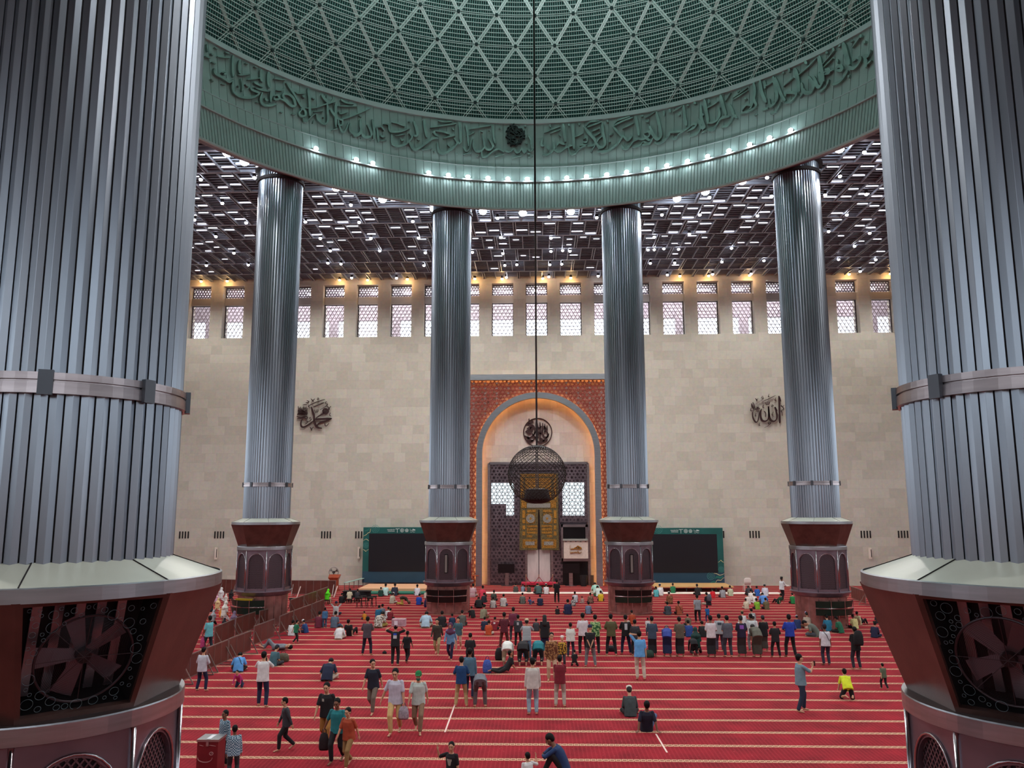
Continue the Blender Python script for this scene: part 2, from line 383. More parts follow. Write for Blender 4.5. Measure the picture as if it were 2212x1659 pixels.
for X,Y in WARM:
    p=ony(X,Y,WALLY-.45); lamp((p.x,p.y,min(p.z,CZ-.05)),2,'small warm lamp above a high window bay','warm lamps above the windows')
# ---- drum
M_DRUM=vary(mat('drum_panel',(158,186,180),.55,.0),scale=.5,amt=.08); M_LIP=mat('drum_lip',(180,200,198),.5,.1); M_MAR=mat('maroon_soffit',(96,62,66),.6)
def grooved(mb,prof,N,gf,gd,smooth=False):
    """ring wall seen from inside, with N vertical grooves"""
    vs=[];fs=[]; m=4*N
    for r,z in prof:
        for k in range(N):
            for t,dr in ((0,0),(1-gf,0),(1-gf+.001,gd),(.999,gd)):
                a=2*PI*(k+t)/N; vs.append(((r+dr)*math.sin(a),(r+dr)*math.cos(a),z))
    for i in range(len(prof)-1):
        for k in range(m): fs.append((i*m+k,i*m+(k+1)%m,(i+1)*m+(k+1)%m,(i+1)*m+k))
    mb.add(vs,fs)
def ringprof(mb,prof,n=192): mb.lathe(prof,n)
t=MB(); grooved(t,[(19.42,25.32),(19.86,27.28)],620,.22,.05)
grooved(t,[(19.9,27.32),(20.14,28.38)],240,.05,.05); grooved(t,[(20.22,28.42),(20.78,31.75)],240,.05,.05)
drum=struct(t.build('trim_5',M_DRUM),'green drum wall below the dome')
t=MB(); ringprof(t,[(19.5,25.2),(19.38,25.2),(19.38,25.33),(19.5,25.33)]); ringprof(t,[(20.0,27.24),(19.74,27.24),(19.74,27.33),(20.0,27.33)]); ringprof(t,[(20.3,28.36),(20.12,28.36),(20.12,28.42),(20.3,28.42)])
ringprof(t,[(21.0,31.72),(20.62,31.72),(20.66,32.05),(21.0,32.05)]); struct(t.build('trim_6',M_LIP),'pale ledges of the drum')
t=MB(); ringprof(t,[(19.45,25.22),(20.35,25.5),(20.35,27.1)]); struct(t.build('trim_7',M_MAR),'maroon underside of the drum')
t=MB(); ringprof(t,[(20.35,25.5),(20.6,27.0),(21.2,32.2)]); struct(t.build('trim_8',M_DARK),'drum backing')
DL=[(682,325),(769,349),(805,357),(926,379.5),(968.6,384.7),(1010.5,389),(1053.9,392),(1096.7,393.4),(1139.2,394),(1182.6,393.4),(1224.6,391),(1266.8,387.6),(1310.7,383.3),(1353.6,377.5),(1397.5,370.5),(1440.9,362),(1485.2,352.5),(1529,342),(1575,330),(1620,315.5),(1663,300),(1708,284)]
for i,(X,Y) in enumerate(DL):
    # place on ledge ring: solve angle
    best=min((abs(proj((19.72*math.sin(a),19.72*math.cos(a),27.4))[0]-X),a) for a in np.linspace(-1.2,1.2,4001)); a=best[1]
    t=thing('drum_lamp','bright white floodlight on the ledge of the green drum','lamp',(19.68*math.sin(a),19.68*math.cos(a),27.42),-a,'floodlights on the drum ledge')
    MB().box((0,.1,.0),(.26,.16,.16)).build('housing',M_CAN,t); MB().ell((0,0,0),(.15,.1,.12),n=12,k=6).build('bulb',M_SPOT,t,True)
# ---- dome: double struts between nodes, thin hoops, vertical slats, dark backing
DR,DZ=20.8,32.05
def dp(lon,el,r=DR): 
    a,e=R_(lon),R_(el); return Vector((r*math.cos(e)*math.sin(a),r*math.cos(e)*math.cos(a),DZ+r*math.sin(e)))
M_STRUT=mat('dome_strut',(206,230,224),.4,.2); M_DSL=mat('dome_slat',(104,154,145),.5,.2); M_DBK=vary(mat('dome_backing',(8,62,60),.6),scale=.35,amt=.45)
def els(i): return 2.98+5.42*i
t=MB(); NI=15
t2=MB()
for i in range(NI):
    e=els(i)
    for q in range(-1,6):   # hoops between node rows
        ee=e+5.42*(q+1)/7.0-5.42/7*0 if q>=0 else e
        if ee>86: continue
        NN=96
        for dd in ((-.16,.16) if q<0 else (0,)):
            pts=[dp(360*k/NN,ee+dd,DR-.03) for k in range(NN)]
            (t if q<0 else t2).tube(pts,.028 if q<0 else .03,4,closed=True)
    if i<NI-1:
        for k in range(48):
            L0=7.5*k+(3.75 if i%2==0 else 0)
            for sgn in (-1,1):
                for dd in (-.22,.22):
                    A=dp(L0+dd,e);B=dp(L0+sgn*3.75+dd,els(i+1)); t.bar(A*1,B*1,.034,.1,up=A-Vector((0,0,DZ)))
# lower partial cells from the drum to the first node row
for k in range(48):
    L0=7.5*k+3.75
    for sgn in (-1,1):
        for dd in (-.22,.22): t.bar(dp(L0+dd,2.98),dp(L0+dd+sgn*2.06,0),.034,.1,up=dp(L0,0)-Vector((0,0,DZ)))
for ee in (1.55,.78,2.2):
    t2.tube([dp(360*k/96,ee,DR-.03) for k in range(96)],.03,4,closed=True)
DOME=thing('dome','huge green latticed dome over the prayer hall','dome',(0,0,0))
t.mi=1
# node discs
for i in range(5):
    for k in range(48):
        p=dp(7.5*k+(3.75 if i%2==0 else 0),els(i),DR-.08); t.ell(p,(.13,.13,.13),n=8,k=5)
t.build('strut_lattice',[M_STRUT,mat('dome_node',(50,78,76),.5,.4)],DOME); t2.build('hoops',M_STRUT,DOME)
t=MB()
NS=816
for k in range(NS):
    lo=360*k/NS; seg=[0,8,16,24,34,44,54]
    for a,b in zip(seg[:-1],seg[1:]):
        w=360/NS*.2
        t.add([dp(lo-w,a,DR+.05),dp(lo+w,a,DR+.05),dp(lo+w,b,DR+.05),dp(lo-w,b,DR+.05)],[(0,1,2,3)])
t.build('slats',M_DSL,DOME)
t=MB(); vs=[];fs=[]
for i in range(19):
    for k in range(64): vs.append(dp(360*k/64,min(89.9,i*5),DR+.45))
for i in range(18):
    for k in range(64): fs.append((i*64+k,i*64+(k+1)%64,(i+1)*64+(k+1)%64,(i+1)*64+k))
t.add(vs,fs); t.build('backing_shell',M_DBK,DOME,True)
# ---- cable and globe chandelier
M_GL=mat('globe_bronze',(46,36,34),.45,.6); g=thing('globe_chandelier','large dark wire globe hanging on a long cable in front of the mihrab','chandelier',(-.03,0,7.52))
t=MB(); t.tube([(0,0,1.0),(0,0,DZ+DR-7.55)],.035,8); t.build('cable',M_GL,g)
t=MB(); t.tube([(.03,0,-.5),(.03,0,1.05)],.022,6); t.tube([(-.03,0,-.5),(-.03,0,1.05)],.022,6); t.build('stem',mat('stem_grey',(96,88,88),.4,.7),g)
t=MB(); GR=1.08
for k in range(-9,10):
    z=GR*math.sin(k*PI/20); r=GR*math.cos(k*PI/20); t.tube([(r*math.cos(a),r*math.sin(a),z) for a in np.linspace(0,2*PI,41)[:-1]],.0085,4,closed=True)
for sgn in (-1,1):
    for k in range(34):
        pts=[]
        for q in range(25):
            el=-80+160*q/24; a=2*PI*k/34+sgn*R_(el)*1.15; e=R_(el); pts.append((GR*math.cos(e)*math.cos(a),GR*math.cos(e)*math.sin(a),GR*math.sin(e)))
        t.tube(pts,.0085,4)
t.build('wire_globe',M_GL,g)
t=MB(); t.lathe([(GR*math.cos(R_(e))*.985,GR*math.sin(R_(e))*.985) for e in (-89,-80,-72,-66,-60)],32); t.lathe([(.5,-.93),(.42,-.55),(.3,-.52)],24,capt=True); t.build('bottom_bowl',M_GL,g)
t=MB(); t.lathe([(GR*math.cos(R_(e)),GR*math.sin(R_(e))) for e in (66,74,82,89)],32); t.build('top_cap',M_GL,g)
# ================================================================ COLUMNS
def shaft_metal():
    m=bpy.data.materials.new('ribbed_steel'); m.use_nodes=True; n,l=nt(m); b=bsdf(m); b.inputs['Metallic'].default_value=1.; b.inputs['Roughness'].default_value=.3
    tc=n.new('ShaderNodeTexCoord'); mp=n.new('ShaderNodeMapping'); mp.inputs['Scale'].default_value=(.9,.9,.12); l.new(tc.outputs['Object'],mp.inputs['Vector'])
    no=n.new('ShaderNodeTexNoise'); no.inputs['Scale'].default_value=1.5; no.inputs['Detail'].default_value=4; l.new(mp.outputs['Vector'],no.inputs['Vector'])
    r=n.new('ShaderNodeValToRGB'); l.new(no.outputs['Fac'],r.inputs['Fac']); r.color_ramp.elements[0].position=.3; r.color_ramp.elements[1].position=.75
    r.color_ramp.elements[0].color=(*lin((150,160,170)),1); r.color_ramp.elements[1].color=(*lin((178,187,196)),1); l.new(r.outputs['Color'],b.inputs['Base Color'])
    mr=n.new('ShaderNodeMapRange'); mr.inputs[3].default_value=.30; mr.inputs[4].default_value=.38; l.new(no.outputs['Fac'],mr.inputs[0]); l.new(mr.outputs[0],b.inputs['Roughness'])
    return m
M_RIB=shaft_metal(); M_GROOVE=mat('rib_groove',(30,26,28),.6,.3)
M_CAPT=vary(mat('cap_sheet',(204,208,194),.34,.25),scale=.8,amt=.1); M_FLARE=vary(mat('flare_panel',(92,66,60),.34,.45),scale=2.5,amt=.22,bump=.05,bscale=60)
M_BODY=vary(mat('body_panel',(134,120,130),.3,.65),scale=1.5,amt=.2); M_FOOT=vary(mat('foot_marble',(150,104,98),.22,.35),scale=3,amt=.25)
M_GRI=mat('arch_grille',(126,112,120),.35,.7); M_TRIMS=mat('bright_trim',(190,186,190),.2,1.)
def octo(z0,r0,z1,r1,a0=PI/8,t=MB):
    return [( (r*math.cos(a0+PI/4*k),r*math.sin(a0+PI/4*k),z) ) for z,r in ((z0,r0),(z1,r1)) for k in range(8)]
# ribbed shaft z 5.75 .. 27
def shaft_meshes(top=26.6):
    N=54; t=MB(); g=MB()
    for k in range(N):
        w=2*PI/N; a=w*k
        P=[(1.222,0),(1.222,.12),(1.250,.121),(1.281,.58),(1.281,.61),(1.247,.999)]
        zs=[5.70,top]
        v=[(r*math.cos(a+w*q),r*math.sin(a+w*q),z) for z in zs for r,q in P]
        (g).add([v[0],v[1],v[7],v[6]],[(0,1,2,3)])
        t.add(v,[(1,2,8,7),(2,3,9,8),(3,4,10,9),(4,5,11,10)])
        a2=a+w; q0=(1.222*math.cos(a2),1.222*math.sin(a2)); t.add([v[5],(q0[0],q0[1],zs[0]),(q0[0],q0[1],zs[1]),v[11]],[(0,1,2,3)])
    me=bpy.data.meshes.new('shaft'); return t.mesh('shaft',M_RIB),g.mesh('shaft_grooves',M_GROOVE)
SH=shaft_meshes()
def band_mesh(n_lug=8):
    t=MB(); t.lathe([(1.27,7.48),(1.33,7.48),(1.325,7.60),(1.30,7.605),(1.30,7.62),(1.325,7.625),(1.325,7.70),(1.27,7.70)],72)
    t.mi=1
    for k in range(n_lug):
        a=2*PI*k/n_lug+PI/8; t.box((1.34*math.cos(a),1.34*math.sin(a),7.59),(.06,.14,.26),rz=a)
    return t.mesh('clamp_band',[M_STEELW,mat('lug_grey',(92,98,104),.4,.6)])
BAND=band_mesh()
def collar():
    t=MB(); t.lathe([(1.28,25.3),(1.36,25.32),(1.36,25.5),(1.28,25.55)],48); t.lathe([(1.29,25.95),(1.5,26.0),(1.5,26.1),(1.29,26.1)],48); return t.mesh('top_collar',M_DARK)
COLL=collar()
# cap: sloping octagonal sheets inside a round rim
def cap():
    t=MB()
    for k in range(8):
        a0=PI/8+PI/4*k; 
        for j in range(6):
            b0=a0+PI/4*j/6; b1=a0+PI/4*(j+1)/6
            ri=1.24; 
            t.add([(ri*math.cos(b0),ri*math.sin(b0),5.76),(ri*math.cos(b1),ri*math.sin(b1),5.76),(1.83*math.cos(b1),1.83*math.sin(b1),5.545),(1.83*math.cos(b0),1.83*math.sin(b0),5.545)],[(0,1,2,3)])
    return t
CAPM=[]
t=cap(); CAPM.append(('cap_top',t.mesh('cap_top',M_CAPT)))
t=MB()
for k in range(8):
    a=PI/8+PI/4*k; t.bar((1.25*math.cos(a),1.25*math.sin(a),5.76),(1.83*math.cos(a),1.83*math.sin(a),5.548),.012)
CAPM.append(('cap_seams',t.mesh('cap_seams',M_DARK)))
t=MB(); t.lathe([(1.80,5.415),(1.845,5.415),(1.845,5.55),(1.82,5.56)],72); CAPM.append(('cap_rim',t.mesh('cap_rim',M_STEEL)))
t=MB(); t.lathe([(1.3,5.42),(1.84,5.42)],72); t.lathe([(1.25,4.24),(1.49,4.24),(1.495,4.225),(1.495,4.06),(1.47,4.05),(1.3,4.05)],72); LEDGE=t.mesh('ledge_ring',M_STEEL)
def flare(skip=()):
    t=MB()
    for k in range(8):
        a0=PI/8+PI/4*k; a1=a0+PI/4
        T=[(1.86*math.cos(a),1.86*math.sin(a),5.42) for a in (a0,a1)]; B=[(1.43*math.cos(a),1.43*math.sin(a),4.24) for a in (a0,a1)]
        if k in skip:  # open frame
            def lp(u,v): # u across, v up
                x=Vector(B[0]).lerp(Vector(B[1]),u); y=Vector(T[0]).lerp(Vector(T[1]),u); return x.lerp(y,v)
            fr=[(0,0),(1,0),(1,1),(0,1)]; inn=[(.045,.045),(.955,.045),(.955,.965),(.045,.965)]
            vs=[lp(*q) for q in fr+inn]; nn=(vs[1]-vs[0]).cross(vs[3]-vs[0]).normalized()
            t.add(vs,[(0,1,5,4),(1,2,6,5),(2,3,7,6),(3,0,4,7)]); t.add([lp(*q) for q in inn]+[lp(*q)-nn*.07 for q in inn],[(0,1,5,4),(1,2,6,5),(2,3,7,6),(3,0,4,7)])
        else: t.add(T+B,[(0,2,3,1)])
    return t
FL=flare().mesh('flare_panels',M_FLARE)
# body: eight panels with pointed round arches and grilles
def body():
    fr=MB(); gr=MB(); tr=MB(); R=1.47; ap=R*math.cos(PI/8); hw=R*math.sin(PI/8)
    for k in range(8):
        an=PI/4*k; n=Vector((math.cos(an),math.sin(an),0)); s=Vector((-math.sin(an),math.cos(an),0)); Z=Vector((0,0,1))
        def P(u,v,d=0): return n*(ap-.03+d)+s*u+Z*v
        aw=.40; z0,z1=2.02,3.42; arc=[(aw*math.cos(t),z1+aw*1.05*math.sin(t)) for t in np.linspace(0,PI,15)]
        inner=[(aw,z0)]+arc+[(-aw,z0)]
        # frame plate around the arch: quads from the outline to the panel border
        def outp(u,v):
            if v<=z0+.001: return (math.copysign(hw,u),1.88)
            if v<=z1+.001: return (math.copysign(hw,u),v)
            t=(v-z1)/(aw*1.05); return (u/aw*hw if t>.9 else math.copysign(hw,u) if abs(u)>.3*aw and t<.8 else u/aw*hw*1.3 if abs(u/aw*hw*1.3)<hw else math.copysign(hw,u),4.05 if t>.5 else z1+(4.05-z1)*t*2)
        vs=[P(*q) for q in inner]+[P(*outp(*q)) for q in inner]; m=len(inner)
        fr.add(vs,[(i,i+1,m+i+1,m+i) for i in range(m-1)]); fr.add([P(aw,z0),P(-aw,z0),P(-hw,1.88),P(hw,1.88)],[(0,1,2,3)])
        # reveal
        fr.add([P(*q) for q in inner]+[P(*q,-.09) for q in inner],[(i,i+1,m+i+1,m+i) for i in range(m-1)])
        fr.add([P(aw,z0),P(-aw,z0),P(-aw,z0,-.09),P(aw,z0,-.09)],[(0,1,2,3)])
        # raised moulding following the arch
        tr.tube([P(u*1.09,v if v<=z1 else z1+(v-z1)*1.09,.012) for u,v in inner],.016,6)
        # corner post
        c=Vector((R*math.cos(an+PI/8),R*math.sin(an+PI/8),0))*.99; tr.tube([c+Z*1.88,c+Z*4.05],.03,8)
        # grille: diamond mesh on a dark sheet
        gr.add([P(u,v,-.085) for u,v in inner],[tuple(range(m))])
        def ins(u,v): return abs(u)<aw and v>z0 and (v<z1 or (u/aw)**2+((v-z1)/(aw*1.05))**2<1)
        gr.mi=1; lattice(gr,ins,-aw,aw,z0,z1+.42,.062,.016,.02,lambda u,v:P(u,v,-.06),angs=(50,130),step=.03); gr.mi=0
    sk=MB(); sk.lathe([(1.3,1.88),(1.50,1.88),(1.56,1.86),(1.56,1.83),(1.42,1.66),(1.30,1.6)],56)
    return [('body_frame',fr.mesh('body_frame',M_BODY)),('arch_grilles',gr.mesh('arch_grilles',[mat('grille_back',(52,42,46),.5,.4),M_GRI])),('arch_mouldings',tr.mesh('arch_mouldings',M_TRIMS,True)),('skirt',sk.mesh('skirt',M_BODY))]
BODY=body()
t=MB(); t.lathe([(1.32,0),(1.32,1.7)],64); t.lathe([(1.345,.0),(1.345,.08),(1.32,.1)],64)
for k in range(16):
    a=2*PI*k/16; t.mi=1; t.box((1.322*math.cos(a),1.322*math.sin(a),.85),(.012,.03,1.6),rz=a); t.mi=0
FOOT=t.mesh('foot_drum',[M_FOOT,M_TRIMS])
def column(lab,deg,skip=(),low=True):
    a=R_(deg); x,y=RING*math.sin(a),RING*math.cos(a)
    c=thing('column',lab,'column',(x,y,0),0,'ribbed steel columns')
    for me in SH: link(me.name,me,c)
    link('clamp_band',BAND,c); link('top_collar',COLL,c)
    for n_,me in CAPM: link(n_,me,c)
    link('ledge_ring',LEDGE,c)
    link('flare_panels',FL if not skip else flare(skip).mesh('flare_panels',M_FLARE),c)
    for n_,me in BODY: link(n_,me,c)
    link('foot_drum',FOOT,c); return c
cA=column('round ribbed steel column, outer one on the left of the four far columns',-45)
cB=column('round ribbed steel column just left of the mihrab arch',-15)
cC=column('round ribbed steel column just right of the mihrab arch',15)
cD=column('round ribbed steel column, outer one on the right of the four far columns',45)
# near columns with an open flare panel (panel normals at multiples of 45 deg; -45 deg -> index 6, 225 deg -> 4)
cL=column('huge near ribbed steel column filling the left edge',-165,skip=(6,))
cR=column('huge near ribbed steel column filling the right edge',165,skip=(4,))
def near_fan(col,an,lab,spin,lit):
    """glass screen with circles and an industrial fan inside the flare opening; an = panel normal angle"""
    n=Vector((math.cos(an),math.sin(an),0)); s=Vector((-math.sin(an),math.cos(an),0))
    ap1,ap0=1.86*math.cos(PI/8),1.43*math.cos(PI/8); up=(n*(ap1-ap0)+Vector((0,0,1.18))).normalized(); nn=s.cross(up).normalized()
    if nn.dot(n)<0: nn=-nn
    O=n*ap0+Vector((0,0,4.24)); Lh=math.hypot(ap1-ap0,1.18)
    def P(u,v,d=0): return O+s*u+up*v+nn*d     # u across, v along the slope
    def hw(v): return (1.43+(1.86-1.43)*v/Lh)*math.sin(PI/8)*.91
    # dark recess box
    t=MB(); q=[P(-hw(0),.05,-.04),P(hw(0),.05,-.04),P(hw(Lh),Lh-.04,-.04),P(-hw(Lh),Lh-.04,-.04)]; b=[p-nn*.42 for p in q]
    t.add(q+b,[(0,1,5,4),(1,2,6,5),(2,3,7,6),(3,0,4,7)]); t.add(b,[(0,1,2,3)]); t.mi=1
    for i,u in enumerate((-.42,-.22,-.02,.18,.38)): t.bar(P(u,.08,-.40),P(u,Lh-.1,-.40),.03,.09,up=s)
    t.build('recess',[mat('recess_black',(20,14,16),.7),M_RIB],col)
    g=MB(); rr=random.Random(int(spin*10)); pts=[]
    for _ in range(900):
        v=rr.uniform(.1,Lh-.1); u=rr.uniform(-hw(v)+.05,hw(v)-.05); r=rr.choice((.018,.03,.045,.055))
        d=math.hypot(u,v-Lh*.47)
        if d<.47 : continue
        if all(math.hypot(u-a,v-b)>r+c+.012 for a,b,c in pts): pts.append((u,v,r))
    for u,v,r in pts: g.tube([P(u+r*math.cos(x),v+r*math.sin(x),-.045) for x in np.linspace(0,2*PI,15)[:-1]],.0024,4,closed=True)
    g.build('etched_circles',mat('etched_line',(104,120,128),.4,.3),col)
    f=bpy.data.objects.new('fan',None); COL.objects.link(f); f.parent=col
    def D(u,v,d): return P(u,Lh*.47+v,d)
    t=MB(); 
    for r in (.455,): t.tube([D(r*math.cos(x),r*math.sin(x),-.06) for x in np.linspace(0,2*PI,49)[:-1]],.012,6,closed=True)
    for j in range(1,30):
        r=.455*j/30; t.tube([D(r*math.cos(x),r*math.sin(x),-.06-.03*(1-(j/30)**2)) for x in np.linspace(0,2*PI,37)[:-1]],.0016,3,closed=True)
    for k in range(8):
        x=2*PI*k/8; t.bar(D(0,0,-.09),D(.455*math.cos(x),.455*math.sin(x),-.06),.006)
    t.build('fan_guard',mat('fan_wire',(70,60,64),.4,.6),f)
    for k in range(5):
        x=2*PI*k/5+spin; c,sn=math.cos(x),math.sin(x); t=MB(); vs=[]
        for r in np.linspace(.06,.43,7):
            w=.045+.055*(r/.43)
            for e in (-1,1):
                tw=.35-.2*r; uu=c*r-sn*e*w; vv=sn*r+c*e*w; vs.append(D(uu,vv,-.17+e*w*tw))
        t.add(vs,[(2*i,2*i+1,2*i+3,2*i+2) for i in range(6)]); t.build('fan_blade',mat('fan_blade_alu',(120,112,120),.35,.7),f)
    t=MB(); t.tube([D(0,0,-.09),D(0,0,-.24)],.07,16); t.build('fan_hub',mat('fan_hub_dark',(22,18,20),.5),f)
near_fan(cL,-PI/4,'',.62,1); near_fan(cR,-3*PI/4,'',1.1,0)
# curved two-tier racks on the feet of the far columns
M_RK=mat('rack_green',(26,48,40),.35,.2); M_RKB=mat('rack_black',(28,26,26),.3,.3); M_YEL=mat('yellow_cloth',(170,150,30),.8)
def rack(col,lab,a0,a1,m1,m2,tip=None):
    x,y=col.location.x,col.location.y; t=thing('shelf_rack',lab,'rack',(x,y,0),0,None)
    for nm,z0,z1,m in (('upper_tray',1.12,1.45,m1),('lower_tray',.72,1.05,m2)):
        q=MB(); q.lathe([(1.34,z0),(1.62,z0),(1.68,z1),(1.66,z1),(1.6,z0+.03),(1.34,z0+.03)],40,a0=R_(a0),a1=R_(a1)); q.build(nm,m,t)
    q=MB()
    for z in (1.085,):
        q.tube([(1.69*math.cos(a),1.69*math.sin(a),z) for a in np.linspace(R_(a0),R_(a1),30)],.022,6)
    for a in np.linspace(a0,a1,4): q.tube([(1.69*math.cos(R_(a)),1.69*math.sin(R_(a)),.55),(1.69*math.cos(R_(a)),1.69*math.sin(R_(a)),1.45)],.016,6); q.tube([(1.33*math.cos(R_(a)),1.33*math.sin(R_(a)),.6),(1.69*math.cos(R_(a)),1.69*math.sin(R_(a)),.6)],.016,6)
    q.build('rail',M_TRIMS,t)
    if tip: 
        q=MB(); q.lathe([(1.40,1.3),(1.64,1.3),(1.7,1.52),(1.42,1.52)],20,a0=R_(tip[0]),a1=R_(tip[1])); q.build('folded_cloth',tip[2],t)
    return t
rack(cA,'green curved shelf with a yellow cloth on the foot of the outer left column',-150,-68,M_RK,M_RK,(-128,-90,M_YEL))
rack(cB,'black curved shelf on the foot of the column left of the arch',-135,-42,M_RKB,M_RKB)
rack(cC,'black and green curved shelf on the foot of the column right of the arch',-128,-45,M_RKB,M_RK)
rack(cD,'plain green curved shelf on the foot of the outer right column',-118,-38,M_RK,M_RK)
for col,lab in ((cB,'slim speaker on the grille of the column left of the arch'),(cC,'slim speaker on the grille of the column right of the arch')):
    t=MB(); t.box((0,0,0),(.2,.1,1.12)); t.mi=1; t.box((0,-.052,0),(.13,.01,1.02)); o=t.build('slim_speaker',[M_DARK,mat('speaker_grey',(130,122,118),.6)],None,loc=(col.location.x,col.location.y-1.40,2.98)); tag(o,lab,'speaker','slim speakers on the columns')
# ================================================================ MIHRAB FRONT
MX=.03; AZ=10.74; RO,RI=5.17,4.68
M_COP=vary(mat('copper_lattice',(150,66,54),.4,.4),scale=1,amt=.15); M_LED=mat('led_strip',(255,190,120),.5,0,.5,(255,176,100),15.)
M_PINK=stone_mat('pink_stone',1.2,1.6,(214,170,150),(196,150,132),(170,130,115))
T0=thing('mihrab_front','tall mihrab front with copper lattice around a steel arch','mihrab',(MX,37.4,0))
def tb(name,mb_,m,parent=T0,smooth=False): 
    o=mb_.build(name,m,parent,smooth); 
    if parent is not None: o.matrix_parent_inverse=Matrix.Translation(-Vector(parent.location))
    return o
def arch_pts(r,n=40): return [(MX-r,0)]+[(MX-r*math.cos(t),AZ+r*math.sin(t)) for t in np.linspace(0,PI,n)]+[(MX+r,0)]
t=MB(); t.box((0,38.45,8.7),(11.9,.3,17.6)); tb('niche_back',t,M_STONE2)
t=MB(); 
for s in (-1,1): t.box((s*5.55,37.92,8.5),(.5,.7,17))
def outside(u,v): return not((v<AZ and abs(u-MX)<RO) or ((u-MX)**2+(v-AZ)**2<RO*RO and v>=AZ))
# stone plate behind the lattice, cut by the arch
vs=[];A=arch_pts(RO-.05,40); n_=len(A)
O=[(-5.8,0)]+[( (MX-5.8) if v<17.2 and t_<.25 or False else max(-5.8,min(5.8,MX+(u-MX)*3)), min(17.3,AZ+(v-AZ)*3) if v>AZ else v) for (u,v),t_ in zip(A[1:-1],np.linspace(0,1,n_-2))]+[(5.8,0)]
t2=MB(); t2.add([Vector((u,37.86,v)) for u,v in A]+[Vector((u,37.86,v)) for u,v in O],[(i,i+1,n_+i+1,n_+i) for i in range(n_-1)]); tb('backing_plate',t2,M_PINK)
t=MB(); lattice(t,outside,-5.95,5.95,0,16.98,.30,.045,.06,lambda u,v:Vector((u,37.38,v)),angs=(0,60,120),step=.06,off=.5); 
lattice(t,outside,-5.95,5.95,0,16.98,.52,.03,.05,lambda u,v:Vector((u,37.40,v)),angs=(30,90,150),step=.06,off=.5); tb('copper_screen',t,M_COP)
t=MB()
for u in np.arange(-5.4,5.5,.98):
    for v in np.arange(12.0,16.9,.43):
        if (u-MX)**2+(v-AZ)**2>(RO+.25)**2 : t.tube([(u,37.36,v),(u,37.33,v)],.1,6)
tb('hexagon_studs',t,mat('stud',(146,118,112),.35,.6))
def arch_ring(t,r0,r1,y0,y1,n=48):
    a,b=arch_pts(r0,n),arch_pts(r1,n); m=len(a); vs=[Vector((u,y0,v)) for u,v in a]+[Vector((u,y0,v)) for u,v in b]+[Vector((u,y1,v)) for u,v in a]+[Vector((u,y1,v)) for u,v in b]
    t.add(vs,[(i,i+1,m+i+1,m+i) for i in range(m-1)]+[(2*m+i,2*m+i+1,3*m+i+1,3*m+i) for i in range(m-1)]+[(i,i+1,2*m+i+1,2*m+i) for i in range(m-1)]+[(m+i,m+i+1,3*m+i+1,3*m+i) for i in range(m-1)])
t=MB(); arch_ring(t,RI,RO,37.05,37.55); tb('steel_arch',t,M_STEEL)
t=MB(); arch_ring(t,RO-.26,RO-.2,37.5,38.3); tb('arch_return',t,M_STEEL)
t=MB(); t.box((0,37.3,17.21),(12.4,.55,.47)); tb('steel_lintel',t,M_STEEL)
t=MB()
for r,y in ((RI+.12,37.75),): t.tube([(u,y,v) for u,v in arch_pts(r,50)],.03,6)
t.tube([(u,37.7,v) for u,v in arch_pts(RO-.08,50)],.025,6); t.tube([(-5.8,37.62,17.12),(5.8,37.62,17.12)],.025,6)
tb('led_strip',t,M_LED)
# ---- lattice screen inside the niche
def rect(t,x0,y0,x1,y1,pl,dep,back=True):
    a=ony(x0,y0,pl); b=ony(x1,y1,pl); t.box(((a.x+b.x)/2,pl+dep/2,(a.z+b.z)/2),(abs(b.x-a.x),dep,abs(a.z-b.z))); return a,b
SC=thing('niche_screen','steel framed star lattice screen filling the mihrab niche','screen',(MX,38.0,0))
M_SLT=vary(mat('screen_lattice',(160,144,150),.3,.85),scale=1.2,amt=.25); M_LITW=mat('daylight_glass',(240,250,250),.5,0,.5,(225,245,250),1.6)
xl,xr,zt=-4.12,4.18,10.0
t=MB()
for a,b in (((xl,0),(xl,zt)),((xr,0),(xr,zt)),((xl,zt),(xr,zt))): t.bar((a[0],37.98,a[1]),(b[0],37.98,b[1]),.22,.2)
tb('steel_frame',t,M_STEELW,SC)
t=MB(); t.box((MX,38.25,5),(8.2,.04,10)); tb('dark_back',t,mat('screen_back',(112,100,108),.5,.4),SC)
kx0,kx1=ony(1123.3,1100,38).x,ony(1206.4,1100,38).x
def scr_in(u,v): return (u<kx0-.02 or u>kx1+.02 or v>9.4 or v<2.8) and not (abs(u-MX)<1.15 and v<2.9) and not(2.0<u and v<5.1 and v>1.9)
t=MB(); lattice(t,scr_in,xl+.1,xr-.1,.15,9.9,.27,.04,.05,lambda u,v:Vector((u,38.06,v)),angs=(0,60,120),step=.09,off=.5); lattice(t,scr_in,xl+.1,xr-.1,.15,9.9,.4677,.03,.04,lambda u,v:Vector((u,38.1,v)),angs=(30,90,150),step=.09,off=.5); tb('star_lattice',t,M_SLT,SC)
for qs in (((1060.7,1043.5,1110.2,1088.3),(1093.4,1087.9,1110.2,1113.6)),((1214.8,1041.6,1262.5,1113.6),)):
    t=MB(); [rect(t,*q,38.19,.03) for q in qs]; tb('window_glass',t,M_LITW,SC)
